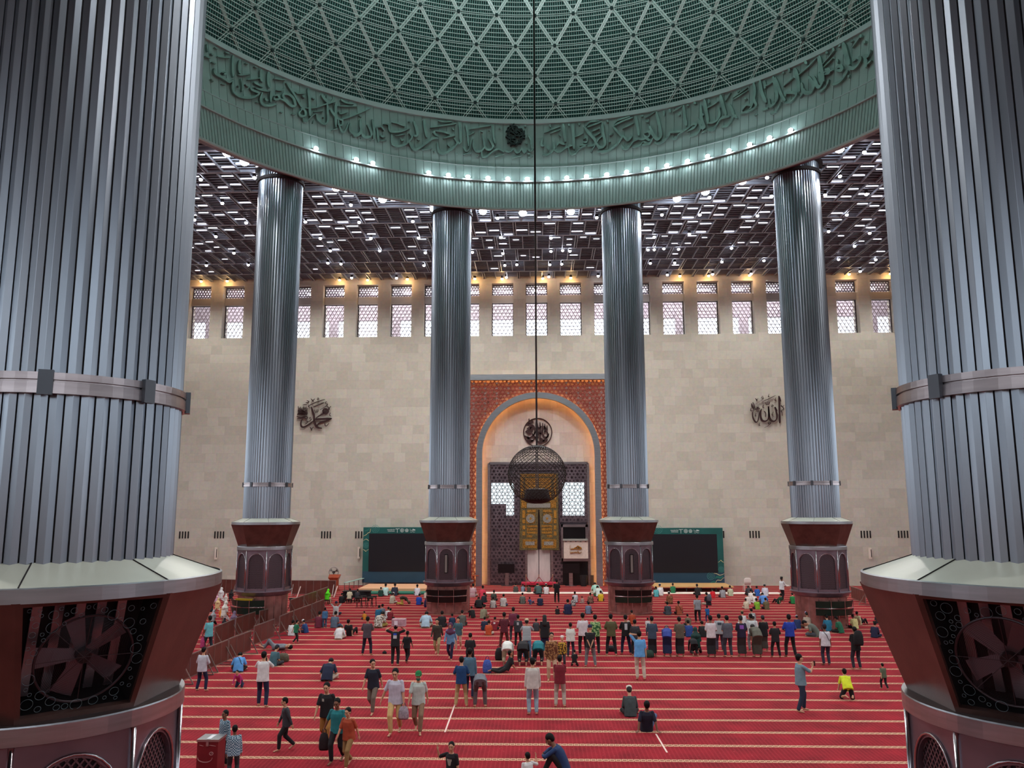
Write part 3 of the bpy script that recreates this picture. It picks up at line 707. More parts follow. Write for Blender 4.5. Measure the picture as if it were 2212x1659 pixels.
# ---- round calligraphy medallion, cloth, door, minbar : own things
def ribbon(t,pts,w,P,dep,nib=55,closed=False,taper=True):
    """calligraphic stroke in a plane; pts 2D (y up), P(u,v,d) -> 3D"""
    # smooth by Catmull-Rom
    p=[Vector((a,b)) for a,b in pts]; out=[]
    if len(p)>2:
        q=[p[0]]+p+[p[-1]]
        for i in range(1,len(q)-2):
            for k in range(5):
                s=k/5; a,b,c,d=q[i-1],q[i],q[i+1],q[i+2]
                out.append(.5*((2*b)+(c-a)*s+(2*a-5*b+4*c-d)*s*s+(3*b-a-3*c+d)*s**3))
        out.append(p[-1])
    else: out=[p[0],p[0].lerp(p[1],.5),p[1]]
    n=len(out); L=[];Rr=[]
    for i,c in enumerate(out):
        d=out[min(i+1,n-1)]-out[max(i-1,0)]
        if d.length<1e-9: d=Vector((1,0))
        d.normalize(); ang=math.degrees(math.atan2(d.y,d.x)); k=.45+.55*abs(math.sin(R_(ang-nib)))
        if taper: k*=min(1,.45+.55*min(i,n-1-i)/max(1,n*.18))
        nn=Vector((-d.y,d.x))*w*k/2; L.append(c+nn);Rr.append(c-nn)
    vs=[P(a.x,a.y,0) for a in L]+[P(a.x,a.y,0) for a in Rr]+[P(a.x,a.y,dep) for a in L]+[P(a.x,a.y,dep) for a in Rr]
    f=[]
    for i in range(n-1): f+=[(2*n+i,2*n+i+1,3*n+i+1,3*n+i),(i,i+1,2*n+i+1,2*n+i),(n+i,n+i+1,3*n+i+1,3*n+i)]
    f+=[(0,n,3*n,2*n),(n-1,2*n-1,4*n-1,3*n-1)]
    t.add(vs,f)
def strokes(txt):
    o=[]
    for s in txt.replace('\n',' ').split(';'):
        s=s.strip()
        if not s: continue
        w,r=s.split(':'); o.append((float(w),[tuple(float(v) for v in q.split(',')) for q in r.split()]))
    return o
M_BRZ=mat('dark_bronze',(62,40,40),.45,.4)
ALLAH="""70:1232,385 1245,560 1252,900 1262,1180 1265,1270; 30:1232,385 1262,450 1300,565; 66:1100,745 1150,900 1172,1040 1150,1150 1070,1215 985,1185 930,1085 905,900 888,725; 28:1110,745 1140,800 1182,880;
60:888,725 905,860 905,1050 862,1165 770,1212 690,1180 648,1085 640,960 668,805; 45:668,805 605,930 575,1090 545,1200 492,1240 430,1180 385,1060 370,905; 20:820,580 822,650 868,655 872,570; 20:870,655 918,650 925,570; 26:690,575 900,480 1125,370;
24:758,880 800,950 800,1075; 16:1020,672 1050,705 1020,738 990,705 1020,672; 22:918,320 888,400 930,410; 22:1138,440 1108,525 1152,530; 22:738,670 712,755 756,762; 22:1050,900 1008,1000 1052,1000; 22:490,940 465,1035 505,1030; 22:620,1250 588,1335 628,1340;
15:722,425 695,395 668,425 695,455 722,440 725,480 660,535 540,600; 24:465,470 500,500 515,550 525,500 560,460; 22:1300,690 1350,735 1410,680; 22:1350,735 1390,820 1320,855 1332,930 1345,1030;
24:905,1225 965,1270 940,1300 885,1270 905,1225; 15:950,1300 860,1375 760,1415; 22:335,630 375,700 395,790; 22:385,590 415,690 420,800; 24:450,630 455,800 530,835 605,795 520,745; 20:330,770 310,850 355,875 425,850 350,720 340,670; 60:490,790 575,790; 18:500,640 530,640; 16:560,740 600,735; 18:540,880 565,885"""
MUHAM="""60:1110,880 1080,800 1120,745 1200,760 1235,830 1170,880 1110,870 1000,930 860,1020; 50:1110,800 1180,830; 66:850,1050 1000,1045 1345,1025; 56:1345,1030 1200,1085 1010,1140 930,1200 905,1260; 66:738,685 770,800 812,950 822,1090 860,1220 940,1300 1050,1315; 54:850,1060 760,1130 610,1235 490,1285 432,1240 425,1150 460,1045;
26:690,690 660,645 900,535 1138,455; 28:790,682 950,620 1112,550; 24:722,435 765,480 785,525 800,470 845,440; 24:1208,655 1245,700 1265,770 1280,700 1325,662; 24:692,1285 725,1320 742,1385 760,1320 802,1285; 18:1205,555 1180,525 1158,560 1185,595 1215,590 1210,630 1110,700 990,770; 14:625,1085 605,1060 580,1085 605,1115 635,1110 620,1150 530,1215; 14:725,1015 705,990 685,1015 705,1045 740,1040 720,1075 650,1130;
18:838,760 848,830 888,832 895,760; 18:890,832 930,830 936,750; 22:568,555 655,545 650,510 598,498; 18:930,400 958,450 935,475 912,450 930,425; 20:1312,850 1280,925 1322,950; 22:1135,1160 1150,1235 1190,1245 1262,1168; 26:480,625 600,600"""
for i in range(9): MUHAM+=";%d:%d,%d %d,%d %d,%d"%(20,345+i*33,660+(i*37)%60,352+i*32,800,340+i*33,930)
MUHAM+=";30:310,900 400,880 520,900 630,880;34:300,960 420,1000 540,960 640,1000;28:320,1030 450,1030 630,1020;26:330,800 480,820 620,790;24:340,860 460,870 625,850;40:430,760 560,850"
def plaque(txt,ox,oy,sc,name,lab):
    c=ony(ox+60,oy+60,WALLY-.1); t=MB()
    for w,pts in strokes(txt):
        q=[(ony(ox+a/sc,oy+b/sc,WALLY-.08)) for a,b in pts]; ribbon(t,[(v.x,v.z) for v in q],w/sc/1740*68,lambda u,v,d:Vector((u,WALLY-.12-d,v)),.1)
    o=t.build(name,M_BRZ); 
    tag(o,lab,'calligraphy'); return o
plaque(ALLAH,1600,830,15.08,'wall_calligraphy','dark bronze Arabic calligraphy on the wall, right of the arch')
plaque(MUHAM,620,830,13.83,'wall_calligraphy','dark bronze Arabic calligraphy on the wall, left of the arch')
md=thing('calligraphy_medallion','round bronze calligraphy medallion above the niche screen','calligraphy',(0,38.2,12.54))
mz=ony(1161.5,934,38.2); mr_=ony(1192,934,38.2).x-mz.x
t=MB(); t.tube([(mz.x+mr_*math.cos(a),38.2,mz.z+mr_*math.sin(a)) for a in np.linspace(0,2*PI,49)[:-1]],.045,6,closed=True); tb('ring',t,M_BRZ,md)
MED="""34:965,800 1000,760 1060,745; 34:950,880 1000,850 1040,870 1010,900 960,880; 30:940,930 1000,960 1060,920 1090,860; 30:960,990 1020,1010 1080,960 1120,900; 34:990,770 1030,800 1010,850; 26:1110,760 1115,900 1100,1000; 26:1145,750 1150,900 1140,1000; 26:1180,760 1182,900; 26:1210,770 1212,910; 26:1240,790 1240,900; 34:1100,1000 1160,1020 1230,960 1265,900; 30:1180,900 1200,950 1250,940 1240,880; 30:1040,780 1080,850 1070,920; 24:1000,740 1000,700; 24:1040,745 1045,720 ; 30:1120,880 1160,900 1175,850; 24:1090,745 1095,870; 30:1150,960 1200,1000 1250,980;26:970,840 1010,820 1050,840;26:1040,900 1080,950 1130,950;30:1090,800 1130,830 1170,800;26:1195,800 1225,850 1200,880;28:980,940 1010,985 1060,1000"""
t=MB()
for w,pts in strokes(MED):
    q=[ony(980+a/6.144,790+b/6.144,38.2) for a,b in pts]; ribbon(t,[(v.x,v.z) for v in q],w/6.144/1740*68,lambda u,v,d:Vector((u,38.22-d,v)),.06)
tb('letters',t,M_BRZ,md)
# embroidered cloth: two leaves below a top piece
M_GOLD=vary(mat('gold_embroidery',(150,106,38),.55,.3),scale=16,amt=.75,bump=.6,bscale=30); M_GOLD2=vary(mat('gold_letters',(170,122,46),.5,.3),scale=26,amt=.8); M_SILV=vary(mat('silver_embroidery',(150,146,136),.45,.4),scale=22,amt=.6)
M_KIS=vary(mat('kiswah_cloth',(96,82,50),.8),scale=14,amt=.6)
K=thing('embroidered_curtain','tall black and gold embroidered curtain hanging in the niche','curtain',(MX,37.7,4)); KP=37.62
t=MB(); rect(t,1123.3,1022,1206.4,1101,KP,.08); tb('curtain_top',t,M_KIS,K)
t=MB(); a=ony(1123.3,1100,KP);b=ony(1163.2,1188.3,KP); t.add([(a.x,KP,a.z),(b.x,KP,a.z),(b.x-.08,KP-.02,b.z),(a.x-.06,KP-.02,b.z),(a.x,KP+.08,a.z),(b.x,KP+.08,a.z),(b.x-.08,KP+.06,b.z),(a.x-.06,KP+.06,b.z)],[(0,1,2,3),(4,7,6,5),(0,3,7,4),(1,5,6,2),(3,2,6,7)]); tb('curtain_leaf',t,M_KIS,K)
t=MB(); a=ony(1165.2,1100,KP);b=ony(1206.4,1188.3,KP); t.add([(a.x,KP,a.z),(b.x,KP,a.z),(b.x+.06,KP-.02,b.z),(a.x+.12,KP-.02,b.z),(a.x,KP+.08,a.z),(b.x,KP+.08,a.z),(b.x+.06,KP+.06,b.z),(a.x+.12,KP+.06,b.z)],[(0,1,2,3),(4,7,6,5),(0,3,7,4),(1,5,6,2),(3,2,6,7)]); tb('curtain_leaf',t,M_KIS,K)
def kr(q,m,nm,d=.03): t=MB(); rect(t,*[v for v in (1000+q[0]/5.353,980+q[1]/5.353,1000+q[2]/5.353,980+q[3]/5.353)],KP-d,d+.005); tb(nm,t,m,K)
for q in ((672,236,1076,262),(672,540,1090,556),(668,270,700,530),(1050,270,1080,530),(720,280,860,420),(880,280,1020,420),(720,440,1030,530)): kr(q,M_GOLD,'gold_panel')
kr((740,575,1010,625),M_SILV,'silver_panel'); kr((676,560,735,628),M_GOLD,'gold_panel'); kr((1015,560,1078,628),M_GOLD,'gold_panel')
for sx0,fl in ((680,0),(890,1)):
    for q in ((65,648,165,680),(58,828,180,850),(58,862,180,890),(58,900,180,925),(58,940,120,968),(10,990,178,1092)):
        x0,x1=(sx0+q[0],sx0+q[2]) if not fl else (sx0+200-q[2],sx0+200-q[0]); kr((x0,q[1],x1,q[3]),M_GOLD,'gold_panel')
    x0,x1=(sx0+50,sx0+155) if not fl else (sx0+40,sx0+145); kr((x0,692,x1,808),M_GOLD,'gold_panel',.03)
    for yy in (655,700,760,830,900): 
        x0=sx0+8 if not fl else sx0+160; kr((x0,yy,x0+32,yy+45),M_GOLD2,'gold_panel')
    x0,x1=(sx0+42,sx0+148) if not fl else (sx0+46,sx0+155); kr((x0,1016,x1,1058),M_SILV,'silver_panel',.045)
    cx=sx0+102 if not fl else sx0+84; c=ony(1000+cx/5.353,980+750/5.353,KP-.05); rr_=.26*1.0
    t=MB(); t.tube([(c.x,KP-.06,c.z),(c.x,KP,c.z)],.36,24); tb('silver_disc',t,M_SILV,K); t=MB(); t.tube([(c.x,KP-.075,c.z),(c.x,KP,c.z)],.1,12); tb('gold_boss',t,M_GOLD2,K)
# marble door under the curtain
D_=thing('marble_door','pale marble double panel with steel jambs under the curtain','door',(MX,37.9,0)); M_MAR2=vary(mat('pale_marble',(196,186,180),.35),scale=1.6,amt=.18,stretch=(1,1,.4))
for q in ((1139.2,1187,1163.6,1260),(1164.6,1187,1188.9,1260)): t=MB(); rect(t,*q,37.86,.12); tb('marble_panel',t,M_MAR2,D_)
for q in ((1134.5,1187,1139,1262),(1189,1187,1195,1262)): t=MB(); rect(t,*q,37.8,.2); tb('door_jamb',t,M_STEELW,D_)
t=MB(); rect(t,1126,1259.5,1205,1263.5,36.4,1.3); tag(t.build('red_step',mat('red_step_carpet',(190,40,66),.9)),'red carpeted step in front of the marble door','step')
# minbar block
N_=thing('minbar_balcony','steel framed pulpit balcony with marble parapet beside the curtain','pulpit',(2.9,37.5,3))
t=MB(); [rect(t,*q,37.35,.3) for q in ((1212,1133,1216.8,1213),(1212,1133,1270,1138.6),(1264.6,1133,1270.5,1166),(1212,1206,1271,1212.5))]; tb('steel_frame',t,M_STEELW,N_)
t=MB(); rect(t,1216.6,1138.6,1264.8,1165,37.5,.06); tb('black_screen',t,mat('screen_black',(16,14,16),.25),N_)
t=MB(); rect(t,1217.4,1167,1270.8,1206.5,37.1,.3); tb('marble_parapet',t,vary(mat('parapet_marble',(214,196,182),.5),scale=8,amt=.08),N_)
t=MB(); rect(t,1216,1164.2,1270,1168.2,37.0,.4); tb('parapet_cap',t,mat('cap_grey',(150,150,142),.4),N_)
t=MB()
for k in range(5): rect(t,1221+k*10.6,1169.2,1224+k*10.6,1170.6,37.06,.05)
tb('parapet_marks',t,mat('mark_teal',(60,70,66),.6),N_)
GP=37.03
def gr_(q,w): return [( (lambda v:(v.x,v.z))(ony(1100+a/9.215,1090+b/9.215,GP)) ) for a,b in q],w/9.215/1740*67
t=MB()
for q,w in (([(1212,810),(1214,885)],8),([(1210,885),(1300,880),(1345,870)],16),([(1290,870),(1330,850),(1350,845)],18),([(1335,870),(1350,835),(1370,830),(1385,860)],26),([(1370,870),(1390,845),(1420,860),(1440,885)],26),([(1330,885),(1440,888)],18),([(1215,930),(1220,965),(1240,968),(1245,945),(1262,965),(1280,950),(1300,965)],12),([(1290,955),(1320,945),(1345,960),(1370,925),(1375,960),(1360,975)],12),([(1385,950),(1400,968),(1425,955),(1442,935)],12)):
    p,ww=gr_(q,w); ribbon(t,p,ww*1.1,lambda u,v,d:Vector((u,GP-d+.05,v)),.06)
tb('gold_emblem',t,mat('gold_emblem',(196,136,52),.35,.7),N_)
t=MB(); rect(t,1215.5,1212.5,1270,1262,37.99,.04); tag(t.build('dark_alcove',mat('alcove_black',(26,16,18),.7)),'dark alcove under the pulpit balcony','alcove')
def tv(q,lab,postx,yb):
    a=ony(q[0],q[1],37.3);b=ony(q[2],q[3],37.3); T=thing('television',lab,'television',((a.x+b.x)/2,37.3,0))
    t=MB(); rect(t,*q,37.3,.08); tb('screen_panel',t,mat('tv_black',(20,12,14),.3),T)
    p=ony(postx,yb,37.3); t=MB(); t.box((p.x,37.36,.55),(.3,.08,1.1)); t.box((p.x,37.36,.03),(.9,.5,.05)); tb('stand',t,M_STEELW,T)
tv((1075.7,1218.2,1111.2,1237.8),'flat black television on a stand, left side of the niche',1095,1264); tv((1217,1217.5,1252,1238),'flat black television on a stand under the pulpit',1233.5,1262)
# ---- large screens
M_GRN=vary(mat('banner_green',(22,88,84),.5),scale=.4,amt=.25); M_BLU=vary(mat('banner_blue',(38,70,88),.5),scale=.5,amt=.15); M_SCR=mat('led_black',(24,24,30),.35); M_WH=mat('print_white',(212,226,222),.6); M_ORG=mat('print_cream',(206,198,150),.6); M_TEAL=mat('print_teal',(70,140,134),.6)
def bigscreen(lab,cx,zb,corner):
    W,H=6.2,4.45; T=thing('display_wall',lab,'screen',(cx,37.0,zb)); Y=-.0
    t=MB(); t.box((0,.2,H/2+.45),(W,.36,H-.9)); t.build('green_board',M_GRN,T); t=MB(); t.box((0,.2,.45),(W,.36,.9)); t.build('blue_plinth_board',M_BLU,T)
    t=MB(); t.box((0,.01,.9+(H-1.4)/2),(W-1.0,.04,H-1.4)); t.build('black_screen',M_SCR,T)
    P=lambda u,v,d:Vector((u,.02-d-.01,v)); t=MB()
    zc=H-.25; 
    # winged figure, two seals and a dome-and-minaret line emblem
    for q,w in (([(-.1,zc+.14),(.0,zc+.1),(.1,zc+.14)],.05),([(.0,zc+.1),(0,zc-.2)],.05),([(-.1,zc+.14),(-.18,zc+.08)],.04),([(.1,zc+.14),(.2,zc+.12)],.04)): ribbon(t,[(a-.28,b) for a,b in q],w,P,.01)
    for c0 in (.12,.5):
        nn=24 if c0<.3 else 5
        for r in (.15,.1): t.tube([P(c0+r*math.sin(x),zc+r*math.cos(x),.0) for x in np.linspace(0,2*PI,nn+1)[:-1]],.012,4,closed=True)
        ribbon(t,[(c0-.05,zc-.04),(c0,zc+.05),(c0+.05,zc-.04)],.03,P,.01); ribbon(t,[(c0-.05,zc+.02),(c0,zc-.05),(c0+.05,zc+.02)],.02,P,.01)
    for q,w in (([(.78,zc+.14),(.78,zc+.0)],.02),([(.76,zc),(1.2,zc)],.04),([(.95,zc+.02),(1.02,zc+.1),(1.1,zc+.02)],.05),([(1.05,zc+.02),(1.12,zc+.07),(1.2,zc+.02)],.05),([(.78,zc-.12),(.88,zc-.15),(.98,zc-.1),(1.1,zc-.15),(1.2,zc-.1)],.025)): ribbon(t,q,w,P,.01)
    t.build('printed_logos',M_WH,T)
    for j,w_ in enumerate(('wonderful','indonesia')):
        cu=bpy.data.curves.new('caption','FONT'); cu.body=w_; cu.size=.15; cu.align_x='RIGHT'; cu.extrude=.004; ob=bpy.data.objects.new('caption',cu); COL.objects.link(ob); dg=bpy.context.evaluated_depsgraph_get(); me=bpy.data.meshes.new_from_object(ob.evaluated_get(dg)); bpy.data.objects.remove(ob); me.materials.clear(); me.materials.append(M_WH)
        o=link('caption',me,T,(-.5,.0,zc+.02-j*.12)); o.rotation_euler.x=PI/2
    t=MB(); t2=MB(); t3=MB()
    def ros(c,r): 
        for rr_,k in ((r,12),(r*.6,8),(r*.25,6)): t.tube([P(c[0]+rr_*(1+.1*math.cos(k*x))*math.cos(x),c[1]+rr_*(1+.1*math.cos(k*x))*math.sin(x),0) for x in np.linspace(0,2*PI,49)[:-1]],.014,4,closed=True)
    s=-1 if corner=='tl' else 1
    if s<0:
        ros((-2.1,H-.12),.3); ros((-2.85,H-1.45),.2); ribbon(t2,[(-3.1,H-.72),(-2.85,H-.6),(-2.7,H-.45),(-2.55,H-.4),(-2.5,H-.1)],.05,P,.012); ribbon(t2,[(-3.1,H-1.1),(-2.98,H-1.02),(-2.85,H-.95),(-2.72,H-1.02),(-2.62,H-1.1)],.04,P,.012); ribbon(t2,[(-3.1,H-1.8),(-2.95,H-1.85),(-2.85,H-1.95),(-2.75,H-1.85),(-2.6,H-1.8)],.04,P,.012); ros((2.55,.75),.25)
        ribbon(t3,[(-3.0,H-.3),(-2.7,H-.2),(-2.6,H-.05)],.12,P,.01)
    else:
        ros((2.0,.62),.28); ros((2.85,1.15),.2); ros((-2.1,H-.12),.3); ribbon(t2,[(2.25,.85),(2.5,.8),(2.7,.7),(2.85,.72),(3.1,.82)],.05,P,.012); ribbon(t2,[(2.35,.05),(2.5,.3),(2.8,.3),(2.95,.45),(3.1,.5)],.05,P,.012); ribbon(t2,[(2.6,1.7),(2.75,1.78),(2.85,1.88),(2.95,1.78),(3.1,1.7)],.04,P,.012)
        ribbon(t3,[(2.3,.4),(2.5,.55),(2.8,.5),(3.0,.65)],.2,P,.01); ribbon(t3,[(1.9,.05),(2.2,.2),(2.35,.1)],.12,P,.01)
    t.build('printed_rosettes',M_TEAL,T); t2.build('printed_scrolls',M_ORG,T); t3.build('printed_waves',mat('print_green',(38,112,100),.6),T); return T
bigscreen('big black display screen in a green frame, left of the arch',-11.33,.28,'tl'); bigscreen('big black display screen in a green frame, right of the arch',11.87,.2,'br')
# platforms
def slab(name,lab,cat,px0,px1,pyt,pyb,z,rgb,legs=False,ym=36.95):
    a=onz(px0,pyt,z);b=onz(px1,pyb,z); y0,y1=min(a.y,b.y),max(a.y,b.y); y1=min(y1,ym); x0,x1=onz(px0,(pyt+pyb)/2,z).x,onz(px1,(pyt+pyb)/2,z).x
    if not legs:
        t=MB(); t.box(((x0+x1)/2,(y0+y1)/2,z/2),(x1-x0,y1-y0,z)); return tag(t.build(name,mat(name,rgb,.8)),lab,cat)
    T=thing(name,lab,cat,((x0+x1)/2,(y0+y1)/2,0)); MB().box((0,0,z-.04),(x1-x0,y1-y0,.08)).build('top',mat(name,rgb,.6),T)
    for k in range(6): MB().box(((x0-x1)/2+.2+k*(x1-x0-.4)/5,-(y1-y0)/2+.1,(z-.08)/2),(.07,.07,z-.08)).build('leg',M_DARK,T)
slab('low_stage','tan topped low stage under the left display screen','stage',785,926,1261,1271.5,.3,(226,172,132)); slab('green_stage_step','green step in front of the low stage on the left','step',787,930,1273.5,1280.5,.12,(44,116,96),ym=onz(855,1271.5,.3).y-.02)
slab('low_bench','long tan wooden platform on short legs under the right display screen','platform',1408,1575,1259,1267,.42,(204,160,104),True)
a=onz(1300,1278.5,.01);b=onz(1300,1282.5,.01); t=MB(); t.box(((onz(1043,1280,0).x+onz(1682,1280,0).x)/2,(a.y+b.y)/2,.008),(onz(1682,1280,0).x-onz(1043,1280,0).x,abs(a.y-b.y)*.9,.016)); tag(t.build('white_runner',mat('white_runner',(240,226,214),.8)),'long white cloth runner laid across the front carpet','runner')
# ================================================================ SIDE AND REAR GALLERIES (seen in reflections and from other positions)
M_SIDE=vary(mat('gallery_wall',(150,138,130),.7),scale=.3,amt=.1)
def gallery(name,horizontal,c,lab,piers,z0,z1,span):
    t=MB()
    def bx(u0,u1,z0_,z1_,th=1.0):
        if horizontal: t.box(((u0+u1)/2,c,(z0_+z1_)/2),(u1-u0,th,z1_-z0_))
        else: t.box((c,(u0+u1)/2,(z0_+z1_)/2),(th,u1-u0,z1_-z0_))
    bx(span[0],span[1],0,z0); bx(span[0],span[1],z1,CZ+1.1)
    for k in range(piers+1):
        u=span[0]+(span[1]-span[0])*k/piers; bx(u-.9,u+.9,z0,z1,1.4)
    bx(span[0],span[1],(z0+z1)/2-.5,(z0+z1)/2+.5,1.2)
    struct(t.build(name,M_SIDE),lab)
gallery('wall_left',False,-HX+.6,'side gallery wall with tall openings',10,8.0,16.0,(YB,WALLY))
gallery('wall_right',False,HX-.6,'side gallery wall with tall openings',10,8.0,16.0,(YB,WALLY))
gallery("wall_rear",True,YB+.6,"rear gallery wall with narrow openings",10,10.0,15.0,(-HX,HX))
# ================================================================ PEOPLE
def V(*a): return Vector(a)
HS=1.17
SKIN=[vary(mat('skin_%s'%n,c,.55),scale=6,amt=.06) for n,c in (('brown',(164,116,90)),('tan',(190,144,114)),('deep',(124,84,64)))]
M_HAIR=mat('black_hair',(20,16,16),.6); M_EYE=mat('eye_dark',(18,12,12),.3); M_LIPS=mat('lips',(130,70,64),.5)
def hr(*a): return tuple(v*HS for v in a)
def remesh(mb,voxel,sm=4,name='m'):
    me=mb.mesh('tmp',[M_HAIR]); o=bpy.data.objects.new('tmp',me); COL.objects.link(o)
    r=o.modifiers.new('r','REMESH'); r.mode='VOXEL'; r.voxel_size=voxel; r.use_smooth_shade=True
    if sm: s=o.modifiers.new('s','SMOOTH'); s.iterations=sm; s.factor=.5
    dg=bpy.context.evaluated_depsgraph_get(); out=bpy.data.meshes.new_from_object(o.evaluated_get(dg)); out.name=name
    bpy.data.objects.remove(o); bpy.data.meshes.remove(me); out.materials.clear(); out.materials.append(None)
    out.polygons.foreach_set('use_smooth',[True]*len(out.polygons)); return out
def ik(a,t,l1,l2,pole):
    d=t-a; L=min(d.length,(l1+l2)*.998); L=max(L,abs(l1-l2)+.01); dn=d.normalized(); t2=a+dn*L
    x=(l1*l1-l2*l2+L*L)/(2*L); h=math.sqrt(max(0,l1*l1-x*x)); p=pole-dn*pole.dot(dn)
    p=p.normalized() if p.length>1e-4 else dn.orthogonal().normalized(); return a+dn*x+p*h,t2
def loft(mb,secs,n=20):
    """closed loft through (centre, side axis, front axis, half width, half depth)"""
    vs=[];fs=[]
    for c,sx,fy,w,d in secs:
        for k in range(n):
            a=2*PI*k/n; ca,sa=math.cos(a),math.sin(a); ca=math.copysign(abs(ca)**.85,ca); sa=math.copysign(abs(sa)**.85,sa)
            vs.append(c+sx*ca*w+fy*sa*d)
    m=len(secs)
    for i in range(m-1):
        for k in range(n): fs.append((i*n+k,i*n+(k+1)%n,(i+1)*n+(k+1)%n,(i+1)*n+k))
    fs+=[tuple(range(n-1,-1,-1)),tuple(range((m-1)*n,m*n))]; mb.add(vs,fs)
def hand(mb,wr,d,up,curl=.5,thumb=1):
    """palm with four unequal curled fingers and a thumb; d=pointing dir, up=back of the hand, thumb side +-1"""
    d=d.normalized(); s=d.cross(up)
    s=s.normalized() if s.length>1e-3 else d.orthogonal().normalized(); up=s.cross(d).normalized(); s=s*thumb
    p=wr+d*.045; loft(mb,[(wr-d*.01,s,up,.024,.017),(wr+d*.03,s,up,.034,.016),(wr+d*.085,s,up,.041,.013)],12)
    for i,(o,L,r) in enumerate(((.031,.068,.0092),(.0105,.078,.0096),(-.0105,.072,.0092),(-.031,.056,.0084))):
        a=wr+d*.08+s*o; ang=0; dd=d.copy(); q=a
        for k,fr in enumerate((.45,.32,.23)):
            ang=curl*(.5+.5*k)*.9; dd=(dd*math.cos(ang)-up*math.sin(ang)).normalized(); e=q+dd*L*fr*1.15; mb.cone(q,e,r*(1-.08*k),r*(.93-.08*k),8); q=e
    a=wr+d*.022+s*.03; b=a+(d*.55+s*.75-up*.25).normalized()*.04; c=b+(d*.9+s*.25-up*.3*(1+curl)).normalized()*.032; mb.cone(a,b,.0125,.0105,8); mb.cone(b,c,.0105,.0088,8)
def skeleton(P):
    """joints in a body frame facing +y. P: ph pelvis height, lean/curve forward degrees, side lean, head pitch/yaw, feet, hands"""
    J={}; ph=P.get('ph',.92); pel=V(P.get('px',0),P.get('py',0),ph); J['pel']=pel
    lean=R_(P.get('lean',2)); cur=R_(P.get('curve',4)); side=R_(P.get('side',0)); tw=R_(P.get('twist',0))
    def up(a): return V(math.sin(side),math.sin(a),math.cos(a)).normalized()
    u1=up(lean if lean<.9 else lean*.62); u2=up(lean+cur*.5); u3=up(lean+cur)
    J['w']=pel+u1*.14; J['ch']=J['w']+u2*.20; J['nb']=J['ch']+u3*.185; J['u']=(u1,u2,u3)
    sx=V(1,0,0); sx2=V(math.cos(tw),math.sin(tw),0); J['sx'],J['sx2']=sx,sx2
    J['f1'],J['f2'],J['f3']=[u.cross(s) * 1 for u,s in ((u1,sx),(u2,sx2),(u3,sx2))]
    sh=.172*P.get('shw',1); J['shL']=J['nb']-sx2*sh-u3*.045; J['shR']=J['nb']+sx2*sh-u3*.045
    hp=R_(P.get('hp',0)); hy=R_(P.get('hy',0)); ha=lean+cur+hp-R_(4)
    hu=V(math.sin(side)*.6,math.sin(ha),math.cos(ha)).normalized(); J['hd']=J['nb']+u3*.035+hu*.158; J['hu']=hu
    hf0=V(math.sin(-hy+tw*0+0),math.cos(hy),0); hf=(hf0-hu*hf0.dot(hu)).normalized(); J['hf']=hf; J['hs']=hf.cross(hu).normalized()
    for s,nm in ((-1,'L'),(1,'R')):
        hip=pel+sx*s*.095-u1*.02; J['hip'+nm]=hip
        f=V(*P.get('foot'+nm,(s*.12,0,.085))); kp=V(*P.get('knee'+nm,(s*.12,1,0))); J['kn'+nm],J['an'+nm]=ik(hip,f,.435,.415,kp)
        fd=P.get('fd'+nm,(s*.15,1,-.22)); J['fd'+nm]=V(*fd).normalized()
        h=V(*P.get('hand'+nm,(s*.27,.05,.80))); ep=V(*P.get('elb'+nm,(s*.6,-1,-.2))); J['el'+nm],J['wr'+nm]=ik(J['sh'+nm],h,.285,.25,ep)
        J['hdir'+nm]=V(*P['hd'+nm]) if 'hd'+nm in P else (J['wr'+nm]-J['el'+nm]).normalized()
        J['hup'+nm]=V(*P.get('hup'+nm,(s,0,.1)))
    return J
